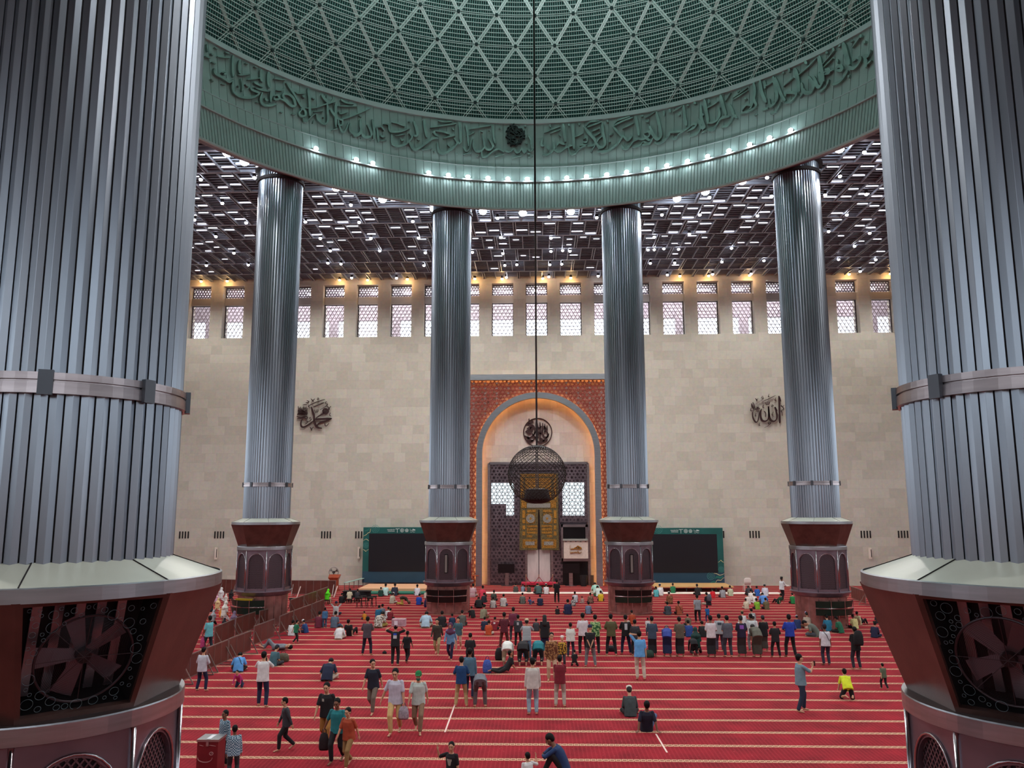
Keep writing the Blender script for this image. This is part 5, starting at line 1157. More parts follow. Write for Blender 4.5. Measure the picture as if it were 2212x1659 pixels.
(1400,1375,1338.5,'stand',0,WH,K1,'child in white shirt standing behind the row',{}),
(1410,1418,1333,'pray',0,(58,72,90),K0,'man in slate blue long shirt and black sarong',dict(sleeve='long',pk='sarong',low=.16)),
(1442,1419,1357.5,'ruku',-8,(50,66,140),(26,32,66),'person in blue bowing low in the prayer row',dict(hair='cap',hcol=NV,pk='sarong')),
(1470,1419,1334,'pray',0,(90,82,70),K0,'man in taupe vest and black sarong in the prayer row',dict(pk='sarong')),
(1489,1376.5,1340,'seat',0,(38,66,130),K0,'person in royal blue T-shirt sitting behind the taupe vest',{}),
(1488,1353,1326.7,'seat',0,(110,100,80),K0,'man in khaki brown shirt sitting behind the row',{}),
(1519,1376.5,1342,'seat',0,K0,K0,'person in black T-shirt sitting beside the standing white T-shirt',{}),
(1505,1412.6,1364.7,'kneel',0,(24,66,60),K0,'woman in dark green headscarf kneeling',dict(hair='hijab',hcol=(30,60,56),sleeve='long')),
(1500,1419,1385.5,'rise',0,K0,K0,'person in black bowed to the floor in front of the dark green headscarf',dict(sleeve='long')),
(1538,1420,1331.3,'pray',0,(204,196,200),K0,'man in white T-shirt and long black sarong',dict(pk='sarong')),
(1556,1408,1327.6,'pray',0,STG,(70,64,80),'man in pale grey T-shirt with a dark printed back',{}),
(1574,1420,1331.3,'pray',0,(84,86,96),(54,56,66),'man in grey T-shirt and dark grey trousers in the prayer row',dict(bulk=1.05)),
(1604,1419,1332,'pray',0,(34,28,52),(50,42,42),'person in black top with a purple back print and brown sarong',dict(hair='skull',hcol=K0,pk='sarong')),
(1626,1407,1327.6,'pray',0,(200,204,206),(120,116,116),'man in white shirt and grey trousers behind the purple print',dict(sleeve='long',low=.12)),
(1637,1420.8,1354.8,'ruku',0,(96,94,84),(62,54,46),'person in olive grey shirt bowing, with black cap and brown sarong',dict(hair='skull',hcol=K0,pk='sarong')),
(1652,1407,1331.3,'pray',0,(22,20,24),(60,52,46),'man in long black shirt and dark sarong with skull cap',dict(hair='skull',hcol=K1,sleeve='long',low=.18,pk='sarong')),
(1677,1421,1344,'wide',0,(30,26,30),K0,'man all in black, second from the right end of the prayer row',dict(low=.16)),
(1709,1420,1328.5,'wide',0,(36,60,156),K0,'man in vivid blue shirt at the right end of the prayer row',dict(low=.08)),
(1605,1352,1320.4,'seat',0,WH,WH,'man in white with olive cap sitting behind the purple print',dict(hair='skull',hcol=(140,140,90),sleeve='long')),
(1627,1346,1315,'seat',0,(160,164,166),GR,'man in grey shirt sitting among the white caps',{}),
(1629,1366,1330,'seat',0,WH,WH,'person in white with white cap sitting behind the row',dict(hair='skull',hcol=WH,sleeve='long')),
(1724,1358.4,1329.5,'seat',0,(34,52,96),K0,'man in navy shirt with pale blue cap sitting by the right column',dict(hair='skull',hcol=(190,196,216))),
(1746,1358.4,1322,'seat',0,(186,168,152),BR,'man in beige shirt with lilac cap sitting by the right column',dict(hair='kopiah',hcol=(190,180,216),sleeve='long')),
(1790,1364,1328.5,'seat',0,(36,110,140),K1,'man in turquoise shirt leaning at the right column',{}),
(1817,1368,1331.5,'seat',40,(34,100,74),K0,'man in green shirt sitting with arms stretched, right column',{}),
(1766,1376,1341.4,'slouch',60,(94,100,92),DG,'person in camouflage grey sitting behind the white T-shirt man',{}),
(1848,1359,1326.5,'seat',0,(200,190,130),K0,'person in pale yellow shirt sitting right of the column',{}),
(1857,1350,1320.5,'propped',-60,(196,190,150),K0,'person in cream shirt leaning back beside the pale yellow shirt',{}),
(1786,1438,1349.4,'stand',0,(200,200,206),(44,42,58),'man in white T-shirt with a black shoulder strap',dict(hair='skull',hcol=(24,26,44),low=.1)),
(1852,1447,1355.3,'crossed',8,(22,22,24),(44,42,52),'man in black with a big black bag on his back',dict(low=.14)),
(1889,1378,1343.4,'seat',-40,(30,32,60),NV,'person in navy jacket with white stripe sitting at the near column',dict(sleeve='long')),
(1897,1347,1325.5,'seat',0,K1,K0,'person in dark clothes half hidden by the near right column',{}),
# ---- far rows, left of the arch
(822,1288.8,1268,'seat',0,(24,60,50),K0,'man in dark green with pale cap in the farthest row',dict(hair='skull',hcol=WH)),
(832,1287,1260.7,'seat',0,(186,220,214),GR,'man in pale mint shirt in front of the green step',{}),
(852,1287,1260,'seat',0,(40,44,60),K0,'man in dark navy shirt in front of the green step',{}),
(901,1287,1262.5,'seat',0,(206,206,212),GR,'man in white shirt at the right end of the green step',{}),
(846,1304,1279.7,'seat',-20,(190,184,164),BG,'man in cream with white cap sitting, reading',dict(hair='skull',hcol=WH,sleeve='long')),
(870,1309,1290.6,'sujud',-80,(50,40,30),(190,170,80),'person prostrating sideways in dark and yellow',dict(scale=.85)),
(904,1307,1282.4,'seat',0,(30,72,170),K0,'man in bright royal blue shirt left of the column',{}),
(920,1293,1275,'seat',0,(206,190,176),BG,'person in pale clothes half behind the column left of the arch',{}),
(1021,1290,1260.7,'seat',0,('stripe',(220,214,214),(150,30,60)),BG,'person in red and white striped shirt right of the column',{}),
(1042,1291,1265,'seat',0,(214,60,84),K0,'person in pink red shirt sitting near the standing fan',{}),
(1045,1302,1280.6,'seat',0,(36,40,50),K0,'person in dark jacket behind the pink red shirt',dict(sleeve='long')),
(1035,1314,1291.5,'slouch',0,K0,K0,'person in black jacket bent forward near the column',dict(sleeve='long')),
(1066,1298.7,1275,'seat',0,(60,66,58),K0,'man in dark olive shirt in the third row',{}),
(1065,1314,1289.7,'seat',0,(190,186,180),K1,'man in light grey shirt, left of two pale shirts',{}),
(1087,1310.5,1283.3,'seat',0,(206,200,196),DN,'man in off white shirt, right of two pale shirts',{}),
(1043,1336.7,1306,'seat',-20,(140,136,110),BR,'man in khaki green shirt reading a white sheet',dict(sleeve='long')),
(1022,1335.8,1311.4,'kneesup',30,K0,K0,'child in black sitting at the foot of the column',{}),
(1046,1362,1333,'seat',0,(30,38,62),K0,'person in navy shirt sitting left of the rust shirt',{}),
(1055,1372.9,1340.3,'seat',0,(176,70,36),BG,'person in rust orange T-shirt sitting on the carpet',{}),
(1068,1362,1333,'seat',0,(130,30,44),K0,'child in dark red T-shirt with white back print',{}),
(1114,1279.7,1260.7,'seat',0,(66,66,62),K0,'broad person in dark grey in the very front row',dict(bulk=1.3)),
(1129,1278.5,1261.6,'seat',0,(120,130,146),K1,'child in grey blue in the very front row',{}),
(1143,1280,1263.5,'seat',0,(64,58,50),K0,'child in dark brown in the very front row',{}),
(1164,1284,1261.6,'slouch',10,(64,88,86),K1,'man in grey green shirt before the rope barrier',{}),
(1180,1284,1260.7,'seat',0,(220,216,214),BG,'man in white shirt with white cap before the rope barrier',dict(hair='skull',hcol=WH)),
(1203,1303.2,1252.6,'pray',0,K0,K0,'man all in black standing alone before the mihrab',dict(sleeve='short',low=.16)),
(1129,1305,1280.6,'seat',0,(96,98,92),K0,'man in moss grey shirt in the second row',{}),
(1146,1306,1290,'propped',-30,(80,100,150),DN,'child in blue leaning beside the moss grey shirt',{}),
(1167,1308.7,1285,'seat',0,(34,42,72),K0,'man in dark indigo shirt in the second row',{}),
(1227,1327.6,1295,'seat',0,(28,32,66),NV,'big man in deep navy shirt sitting cross-legged',dict(bulk=1.15)),
(1204,1327.6,1309.6,'seat',0,K0,K0,'small child in black left of the big navy shirt',{}),
(1271,1326.7,1300.5,'seat',0,(110,122,146),K1,'man in steel blue shirt sitting right of the big navy shirt',{}),
(1288,1283,1259.8,'slouch',0,(160,206,190),BG,'man in mint shirt left of the right column',{}),
(1294,1290,1267,'slouch',0,(196,210,200),GN,'man in pale green shirt behind the yellow shirt',{}),
(1298,1299.6,1276,'seat',0,(220,186,40),K0,'person in bright yellow shirt left of the right column',{}),
(1243,1302,1278,'seat',0,(200,200,204),K0,'person in white shirt with dark vest, second row right',{}),
(1239,1309.6,1289.7,'seat',0,('batik',(200,200,196),(30,30,34)),K0,'person in black and white patterned shirt',{}),
(1259,1304,1288,'seat',20,(176,150,140),BG,'child in pale brown sitting by the patterned shirts',{}),
(1276,1304,1280.6,'seat',0,('batik',(150,120,100),(90,60,50)),K0,'man in brown patterned shirt left of the yellow shirt',{}),
# ---- far rows, right of the arch
(1418,1289.7,1267,'seat',0,(90,180,184),K1,'person in aqua shirt right of the column',{}),
(1427,1287,1260.7,'seat',0,(222,218,216),WH,'man in white robe and white cap in the front row',dict(hair='skull',hcol=WH,sleeve='long')),
(1454,1281.5,1259.8,'seat',0,(34,110,70),K0,'man in green shirt at the long bench',{}),
(1448,1305,1278,'seat',0,('batik',(150,100,66),(100,60,40)),BR,'man in brown batik with white cap sitting',dict(hair='skull',hcol=WH)),
(1508,1286,1261.6,'seat',0,(38,34,36),K0,'man in black shirt at the long bench',{}),
(1541,1292.4,1270.7,'seat',0,(206,30,44),K0,'person in bright red shirt at the long bench',{}),
(1562,1291.5,1267,'seat',0,(150,150,154),K1,'man in light grey T-shirt near the end of the bench',{}),
(1579,1287.9,1265,'seat',0,('stripe',(214,214,200),(150,160,90)),BG,'man in green and white striped shirt at the end of the bench',{}),
(1443,1328.6,1300.5,'seat',0,(66,76,84),DN,'man in slate shirt with a thin strap, left of a pair',{}),
(1468,1328.6,1298.7,'seat',0,(164,84,60),K0,'man in terracotta shirt with a thin strap, right of a pair',{}),
(1531,1307.8,1279.7,'seat',20,(30,28,36),BG,'man in black with a grey backpack sitting',{}),
(1508,1345.7,1285.2,'walk',0,(140,146,152),K0,'man in grey T-shirt and black trousers walking with a child',dict(low=.1)),
(1529,1344.8,1308.7,'walk',6,(30,96,160),(40,70,130),'child in blue holding the hand of the man in grey',{}),
(1620,1287,1267,'slouch',0,K1,K0,'person in dark clothes beside the white chair',{}),
(1624,1298,1273,'seat',0,(226,222,216),WH,'man in white sitting right behind the white chair',{}),
(1617,1306,1282,'seat',0,(214,206,196),BG,'man in ivory shirt left in the white group',{}),
(1613,1316,1293,'seat',0,(220,206,180),BG,'man in cream shirt front left of the white group',{}),
(1631,1304,1282,'seat',0,(230,228,222),WH,'man in bright white in the middle of the white group',{}),
(1637,1288,1266,'seat',0,(44,96,176),K0,'man in azure shirt behind the white group',{}),
(1654,1288,1261.6,'seat',0,(206,206,216),GR,'man in white shirt with grey cap right of the azure shirt',dict(hair='skull',hcol=(170,170,170))),
(1651,1306,1282.4,'slouch',0,(80,130,196),NV,'person in light blue bent forward in the group',{}),
(1637,1317,1292.4,'seat',0,(130,180,50),K0,'man in lime green shirt front of the group',{}),
(1657,1317,1291.5,'seat',0,(104,94,66),K0,'man in dark khaki shirt front right of the group',{}),
(1690,1298,1247,'tray',-60,(214,218,222),K0,'man in white shirt and black cap walking with a tray',dict(hair='kopiah',hcol=K0,sleeve='long')),
(1683,1305,1281.5,'propped',40,(26,74,50),K0,'person in dark green leaning on a hand near the tray carrier',{}),
(1714,1305,1280.6,'seat',0,(30,120,60),K0,'person in grass green shirt left of the outer right column',{}),
# ---- women at the left edge
(476,1301,1274.3,'kneel',0,WH,WH,'woman in white prayer robe at the back of the women area',dict(hair='hijab',hcol=WH,sleeve='long')),
(487,1305,1287,'kneel',10,(206,206,196),WH,'woman in ivory robe right of the white robe',dict(hair='hijab',hcol=(206,206,196),sleeve='long')),
(466,1306,1285.5,'kneel',0,(200,160,190),WH,'woman in pink headscarf at the left edge',dict(hair='hijab',hcol=(214,170,190),sleeve='long')),
(498,1300,1278,'kneel',0,K0,K0,'woman in black headscarf behind the white robes',dict(hair='hijab',hcol=K0,sleeve='long')),
(469,1322,1296.7,'kneel',0,(206,180,130),CR,'woman in cream patterned robe among the women',dict(hair='hijab',hcol=(206,180,130),sleeve='long')),
(480,1334,1311.6,'slouch',0,(210,130,40),RU,'woman in orange robe bending forward',dict(hair='hijab',hcol=(214,140,60),sleeve='long')),
(483,1342,1306,'kneel',-20,(222,220,210),WH,'woman in long white robe beside the barrier',dict(hair='hijab',hcol=(222,220,210),sleeve='long')),
(503,1361,1327,'kneel',0,(130,116,134),PU,'woman in mauve headscarf behind the brown barrier',dict(hair='hijab',hcol=(120,100,124),sleeve='long')),
(483,1363,1343.4,'kneel',0,(26,24,34),K0,'woman in black headscarf low behind the brown barrier',dict(hair='hijab',hcol=(26,24,34),sleeve='long')),
(459,1350,1323,'kneel',0,(160,166,170),K0,'woman in grey headscarf at the left edge',dict(hair='hijab',hcol=(170,176,180),sleeve='long')),
(455,1340,1313.5,'kneel',0,(206,130,120),K1,'woman in salmon robe at the far left edge',dict(hair='hijab',hcol=K0,sleeve='long')),
]
rnd=random.Random(11); PEOPLE=[]
for (x,yb,yt,pose,face,sh,pa,lab,kw) in Q:
    kw=dict(kw); 
    if 'skin' not in kw: kw['skin']=rnd.choice((0,0,1,2))
    if pose=='pray' and face==0: face=rnd.uniform(-4,4)
    if pose in('seat','slouch') and face==0: face=rnd.uniform(-9,9)
    kw.setdefault('group','people in the prayer hall'); PEOPLE.append(person(x,yb,yt,pose,face,sh,pa,lab,**kw))
def find(s): 
    return next(p for p,q in zip(PEOPLE,Q) if s in q[7])
def patch(who,rgb,u,z,w,h,front=False,name='back_print'):
    """thin printed patch following the chest or back of the shirt"""
    o,J,sc=find(who); c=J['ch']+J['u'][2]*z; f=J['f3']; s=J['sx2']; d=.135
    t=MB(); n=8; vs=[]; sg=1 if front else -1
    for i in range(n+1):
        x=u+w*(i/n-.5); dd=(.118+.016)*math.sqrt(max(0,1-(x/.19)**2))+.012
        for k in (-1,1): vs.append(c+s*x+f*sg*dd+J['u'][2]*h/2*k)
    t.add(vs,[(2*i,2*i+1,2*i+3,2*i+2) for i in range(n)]); me=t.mesh(name,mat(name,rgb,.8)); link(name,me,o)
patch('man in black printed T-shirt',(170,170,160),.07,.06,.07,.08,True,'chest_print')
patch('boy in dark grey jacket',(150,160,158),.02,-.0,.12,.2,True,'chest_print')
patch('lifting a box',(40,80,190),0,.08,.15,.06); patch('lifting a box',(190,196,200),0,-.04,.16,.14)
patch('purple back print',(130,80,170),0,.02,.18,.17); patch('pale ornament',(190,196,200),0,-.02,.13,.28); patch('pale back print',(170,176,180),0,.02,.12,.16)
patch('dark printed back',(60,70,80),0,.04,.2,.12); patch('dark red T-shirt',(200,190,190),0,.0,.14,.12); patch('boy in black T-shirt waving',(150,150,140),0,-.05,.18,.22,True,'chest_print')
# ---- carried things, each resting with its carrier
def at(who,v):
    o,J,sc=find(who); M=Matrix.Translation(o.location)@Matrix.Rotation(o.rotation_euler.z,4,'Z'); return M@(V(*v)*sc) if not isinstance(v,str) else M@(J[v]*sc), o, sc
def bagmesh(w,d,h,m,nm='bag',handle=True):
    t=MB(); loft(t,[(V(0,0,0),V(1,0,0),V(0,1,0),w*.42,d*.42),(V(0,0,h*.15),V(1,0,0),V(0,1,0),w*.5,d*.5),(V(0,0,h*.6),V(1,0,0),V(0,1,0),w*.48,d*.46),(V(0,0,h*.92),V(1,0,0),V(0,1,0),w*.34,d*.3),(V(0,0,h),V(1,0,0),V(0,1,0),w*.12,d*.1)],16); return t.mesh(nm,m,True)
def bag(name,lab,loc,w,d,h,rgb,rz=0,strap=True):
    o=thing(name,lab,'bag',loc,rz); link('pouch',bagmesh(w,d,h,vary(mat('bag_cloth',rgb,.8),scale=20,amt=.3),'pouch'),o)
    if strap: t=MB(); t.tube([(-w*.2,0,h*.9),(-w*.16,0,h*1.15),(0,0,h*1.25),(w*.16,0,h*1.15),(w*.2,0,h*.9)],.012,6); t.build('strap',mat('strap',[int(c*.6) for c in rgb],.8),o)
    return o
p,_,_=at('teal polo','wrR'); bag('black_bag','limp black bag hanging from the hand of the man in teal polo',p-V(0,0,.52),.26,.12,.42,(34,22,26))
p,_,_=at('pale lilac shirt','wrL'); bag('plastic_bag','grey plastic bag carried by the man in pale lilac shirt',p-V(0,0,.46),.3,.18,.36,(150,140,150))
p,_,_=at('aqua T-shirt','wrR'); bag('red_shopping_bag','red bag held by the man in aqua T-shirt',p-V(0,0,.42),.3,.16,.34,(190,60,50))
p,_,_=at('aqua T-shirt','wrL'); bag('pink_bag','small pink bag hanging low beside the man in aqua T-shirt',p-V(0,0,.6),.2,.12,.45,(170,60,110))
def floorbag(x,yb,name,lab,w,d,h,rgb): g=onz(x,yb,0); return bag(name,lab,(g.x,g.y+d/2,.0),w,d,h,rgb)
floorbag(1052,1455,'drawstring_bag','blue patterned drawstring bag standing on the carpet',.36,.25,.5,(60,84,160)); floorbag(1079,1427,'backpack','black backpack standing on the carpet beside the white shirt in prayer',.4,.28,.5,(22,20,24))
floorbag(608,1431,'backpack','camouflage backpack on the carpet beside the blue grey T-shirt',.5,.4,.34,(84,76,60)); floorbag(830,1412.5,'small_pouch','tiny black pouch lying alone on the carpet',.2,.15,.1,(20,16,18)); floorbag(921,1312,'backpack','navy backpack standing against the left column foot',.36,.25,.5,(30,34,80))
floorbag(1403,1421,'backpack','dark green backpack on the floor near the light blue T-shirt',.45,.3,.3,(40,60,50)); floorbag(1322,1408,'backpack','dark backpack lying behind the olive vest',.4,.3,.25,(36,36,44))
def backpack(who,rgb,lab,s=1.):
    o,J,sc=find(who); c=J['ch']-J['f2']*(.22*s); M=Matrix.Translation(o.location)@Matrix.Rotation(o.rotation_euler.z,4,'Z'); p=M@((c-V(0,0,.2*s))*sc); b=bag('backpack',lab,p,.32*s,.17*s,.46*s,rgb,o.rotation_euler.z,False)
    t=MB()
    for q in (-1,1):
        a=J['shL' if q<0 else 'shR']; b0=a+V(-q*.06,0,.065); t.tube([( (v-(c-V(0,0,.2*s)))*sc) for v in (c+V(q*.09,-.02,.18),b0+V(0,-.05,.0),b0+V(0,.03,.0),J['ch']+V(q*.11,.155,.03))],.014,6)
    t.build('shoulder_straps',mat('strap',[int(v*.6) for v in rgb],.8),b)
backpack('big black bag',(20,20,22),'big black bag worn by the man in black',1.25); backpack('grey backpack',(96,104,114),'grey backpack worn by the sitting man in black')
def strap(who,lab):
    o,J,sc=find(who); M=Matrix.Translation(o.location)@Matrix.Rotation(o.rotation_euler.z,4,'Z'); n=J['nb'];w=J['w']; s=J['sx2']; f=J['f2']; u=J['u'][2]
    pts=[n-s*.07+u*.05,n-s*.05-f*.11-u*.04,J['ch']-f*.155+s*.03+u*.04,w-f*.15+s*.12,w+s*.19,w+f*.14+s*.1,J['ch']+f*.155,n+f*.08-s*.04-u*.04]
    t=MB(); t.tube([M@(p*sc) for p in pts],.012*sc,6,closed=True); tag(t.build('shoulder_strap',mat('strap_black',(24,22,24),.7)),lab,'strap')
strap('black shoulder strap','black strap across the back of the man in white T-shirt'); strap('left of a pair','thin strap across the back of the slate shirt'); strap('right of a pair','thin strap across the back of the terracotta shirt'); strap('sky blue T-shirt','black strap across the back of the sky blue T-shirt')
p,o,sc=at('lifting a box',(0,.1,1.7)); t=MB(); t.box((0,0,0),(.55,.32,.28)); b=t.build('cardboard_box',vary(mat('box_pink',(176,140,150),.7),scale=9,amt=.25),None,loc=(p.x+.12,p.y,p.z+.12)); tag(b,'printed cardboard box held overhead by the man in black T-shirt','box'); MB().box((-.1,-.163,0),(.14,.006,.16)).build('box_label',mat('label_white',(226,220,230),.6),b)
def phone(who,j,lab,off=(0,.05,.1)):
    o,J,sc=find(who); M=Matrix.Translation(o.location)@Matrix.Rotation(o.rotation_euler.z,4,'Z'); p=M@((J[j]+V(*off))*sc); t=MB(); t.box((0,0,0),(.075,.012,.15)); tag(t.build('phone',mat('phone_black',(26,24,26),.3),None,loc=p),lab,'phone').rotation_euler.z=o.rotation_euler.z
phone('taking a picture','wrR','phone held up by the man in pale denim shirt',(0,.07,.10)); phone('holding a phone up','wrR','phone held up by the man in white T-shirt',(-.1,.05,.1))
p,o,sc=at('walking with a tray',(0,.5,1.08)); t=MB(); t.box((0,0,0),(.42,.3,.03)); t.mi=1; t.box((0,0,.04),(.3,.2,.05)); b=t.build('tray',[mat('tray_white',(220,214,204),.5),mat('tray_paper',(240,236,226),.7)],None,loc=p); b.rotation_euler.z=o.rotation_euler.z; tag(b,'white tray carried by the man in black cap','tray')
p,o,sc=at('reading a white sheet',(.16,.42,.33)); tag(MB().box((0,0,0),(.2,.14,.01)).build('paper_sheet',mat('paper',(226,224,220),.8),None,loc=p),'white sheet held by the man in khaki green shirt','paper')
# face mask
o,J,sc=find('green cap and face mask'); hm=Matrix((J['hs'],J['hf'],J['hu'])).transposed(); t=MB(); t.ell(J['hd']+hm@(V(0,.04,-.055)*HS),hr(.06,.068,.05),hm); t.build('face_mask',mat('mask_green',(44,110,90),.8),o,True)
# ================================================================ BARRIERS, BOX, FANS, STOOLS
M_BAR=vary(mat('barrier_board',(104,58,50),.4,.25),scale=1.5,amt=.25); M_BFR=mat('barrier_frame',(150,140,134),.35,.8)
def barrier(x0,y0,x1,y1,lab,h=.95,rgb=None,zb=.14):
    a=onz(x0,y0,0);b=onz(x1,y1,0); L=(b-a).length; an=math.atan2(b.y-a.y,b.x-a.x); T=thing('folding_barrier',lab,'barrier',((a.x+b.x)/2,(a.y+b.y)/2,0),an,'brown panel barriers'); n=max(1,round(L/2.0))
    MB().box((0,0,zb+(h-zb)/2),(L-.06,.03,h-zb)).build('panel',M_BAR,T)
    t=MB()
    for z in (zb,h): t.box((0,0,z),(L,.045,.04))
    for k in range(3*n+1): t.box((-L/2+.02+(L-.04)*k/(3*n),0,(h+zb)/2),(.03,.045,h-zb))
    t.build('frame',M_BFR,T)
    for k in (-1,1):
        for s in (-1,1): t=MB(); t.bar((k*(L/2-.15),0,h*.75),(k*(L/2-.15),s*.42,.015),.035); t.bar((k*(L/2-.15),0,.02),(k*(L/2-.15),s*.42,.02),.03); t.build('leg',M_BFR,T)
Z=lambda a,b:(400+a/5.353,1250+b/5.353)
def Bz(p,q,lab,**k): barrier(*Z(*p),*Z(*q),lab,**k)
Bz((-60,1235),(225,1105),'brown barrier panel nearest the near left column'); Bz((240,1095),(480,985),'brown barrier panel beside the man in white long sleeves'); Bz((492,975),(750,862),'brown barrier panel behind the man in sky blue')
Bz((785,800),(1020,700),'brown barrier panel left of the lying person'); Bz((1085,665),(1240,590),'brown barrier panel behind the sitting white shirt'); Bz((1250,585),(1450,500),'brown barrier panel behind the child with white cap'); Bz((1460,495),(1600,430),'brown barrier panel near the hands on cap child')
Bz((330,810),(560,700),'rear row brown barrier beside the man in aqua'); Bz((575,690),(800,600),'rear row brown barrier in front of the mauve headscarf'); Bz((850,590),(1050,535),'rear row brown barrier below the outer left column'); 
Bz((1210,440),(1360,380),'upper row brown barrier right of the outer left column'); Bz((1370,375),(1510,318),'upper row brown barrier, middle part'); Bz((1520,312),(1640,262),'upper row brown barrier beside the bright green headscarf')
Bz((1222,200),(1740,203),'long brown barrier parallel to the far wall',h=1.1); Bz((400,185),(600,190),'long brown barrier behind the women at the far wall',h=1.1)
W8=lambda a,b:(1640+a/5.026,1230+b/5.026)
barrier(*W8(1005,330),*W8(1160,392),'tilted brown barrier board right of the outer right column',h=.9)
# low pale rail / ramp beside the left screen
a=onz(744,1275,0);b=onz(784,1266,0); T=thing('ramp_rail','low pale teal rail leading to the left stage','rail',(0,0,0)); t=MB(); t.bar((a.x,a.y,.55),(b.x,b.y,.62),.25,.05); t.build('top_board',mat('rail_teal',(160,190,176),.6),T)
for k in range(5): q=a.lerp(b,k/4); MB().box((q.x,q.y,.28),(.05,.05,.55)).build('post',M_BFR,T)
# donation box
g=onz(449,1600,.82); T=thing('donation_box','dark red donation box with a steel lid and padlock clasp','box',(g.x,g.y+.24,0)); M_BX=vary(mat('box_red',(120,24,34),.45),scale=3,amt=.15)
MB().box((0,0,.40),(.50,.48,.80)).build('box_body',M_BX,T); MB().box((0,0,.82),(.53,.51,.05)).build('steel_lid',M_STEEL,T); MB().box((0,-.25,.76),(.06,.03,.12)).build('clasp',M_STEEL,T); MB().box((-.0,-.02,.848),(.1,.36,.01)).build('lid_sticker',mat('sticker',(226,226,230),.6),T)
t=MB(); P=lambda u,v,d:V(u,-.242-d,v)
ribbon(t,[(-.22,.44),(-.2,.38),(-.1,.34),(.02,.34),(.1,.38),(.13,.44)],.02,P,.004); ribbon(t,[(-.2,.72),(-.1,.70)],.014,P,.004); ribbon(t,[(.03,.72),(.2,.70)],.014,P,.004); t.tube([P(.1+.045*math.cos(x),.53+.035*math.sin(x),.002) for x in np.linspace(0,2*PI,20)[:-1]],.008,4,closed=True); ribbon(t,[(.08,.52),(.1,.54),(.12,.52)],.012,P,.004); t.build('painted_marks',mat('mark_pale',(196,150,150),.6),T)
# tapes on the carpet
for (x0,y0,x1,y1),lab in (((961,1582,985,1516),'thin white tape on the carpet near the man in grey'),((1417,1586,1441,1626),'thin pale tape on the carpet right of the boy in navy')):
    a=onz(x0,y0,0);b=onz(x1,y1,0); t=MB(); t.bar((a.x,a.y,.006),(b.x,b.y,.006),.045,.008); tag(t.build('floor_tape',mat('tape',(236,206,196),.7)),lab,'tape')
# standing fans
M_FB=mat('fan_black',(28,24,24),.5); M_FW=mat('fan_guard_wire',(120,112,108),.4,.6)
def pedestal_fan(x,yc,yb,r,lab,base='disc',wall=False,wh=False):
    g=onz(x,yb,0) if not wall else V(ony(x,yb,36.8).x,36.8,0); z=6.3
    lo,hi=.3,4
    for _ in range(30):
        m_=(lo+hi)/2
        if proj((g.x,g.y,m_))[1]>yc: lo=m_
        else: hi=m_
    z=lo; T=thing('pedestal_fan',lab,'fan',(g.x,g.y,0)); rr=r/1740*(g.y+30.07)
    t=MB(); t.tube([(0,.05,0),(0,.05,z)],.03,8); t.build('pole',M_FB,T); t=MB(); 
    if base=='disc': t.tube([(0,.05,0),(0,.05,.05)],.28,20)
    else: t.box((0,.05,.22),(.5,.4,.42))
    t.build('base',M_FB,T)
    t=MB()
    for q,yy in ((1,-.06),(1,.06)): t.tube([(rr*math.cos(a),yy,z+rr*math.sin(a)) for a in np.linspace(0,2*PI,33)[:-1]],.012,5,closed=True)
    for k in range(20):
        a=2*PI*k/20; t.bar((0,-.12,z),(rr*math.cos(a),-.06,z+rr*math.sin(a)),.005)
    t.build('guard',M_FW,T)
    for k in range(3):
        a=2*PI*k/3+.4; c,s=math.cos(a),math.sin(a); MB().add([V(c*.06,0,z+s*.06),V(c*rr*.85-s*.14,-.03,z+s*rr*.85+c*.14),V(c*rr*.9+s*.1,.03,z+s*rr*.9-c*.1)],[(0,1,2)]).build('blade',M_FW,T)
    t=MB(); t.tube([(0,-.1,z),(0,.12,z)],.10,12); t.build('motor',M_FB,T)
pedestal_fan(719.7,1236,1276,10,'standing fan behind the wooden lectern on the left'); pedestal_fan(1050,1229.5,1259,8.5,'standing fan with a box base left of the niche','box'); pedestal_fan(1611.5,1224,1261,9,'standing fan at the wall behind the white chair')
pedestal_fan(1113.5,1246.5,1262,5,'small round fan on a stand left of the marble door'); pedestal_fan(1212,1247,1262,5,'small round fan on a stand right of the marble door')
# lectern
g=onz(721,1277.5,0); T=thing('lectern','reddish brown wooden lectern left of the left screen','lectern',(g.x,g.y,0)); M_WD=vary(mat('red_wood',(150,62,36),.45),scale=3,amt=.2,stretch=(1,1,.2))
t=MB(); t.box((0,0,.5),(.62,.45,1.0)); t.build('body',M_WD,T); t=MB(); t.add([V(-.4,-.3,1.05),V(.4,-.3,1.05),V(.46,.3,1.25),V(-.46,.3,1.25),V(-.34,-.25,.92),V(.34,-.25,.92),V(.34,.25,.92),V(-.34,.25,.92)],[(0,1,2,3),(4,7,6,5),(0,4,5,1),(1,5,6,2),(2,6,7,3),(3,7,4,0)]); t.build('reading_top',M_WD,T); MB().box((0,0,.04),(.72,.55,.08)).build('plinth',M_WD,T)
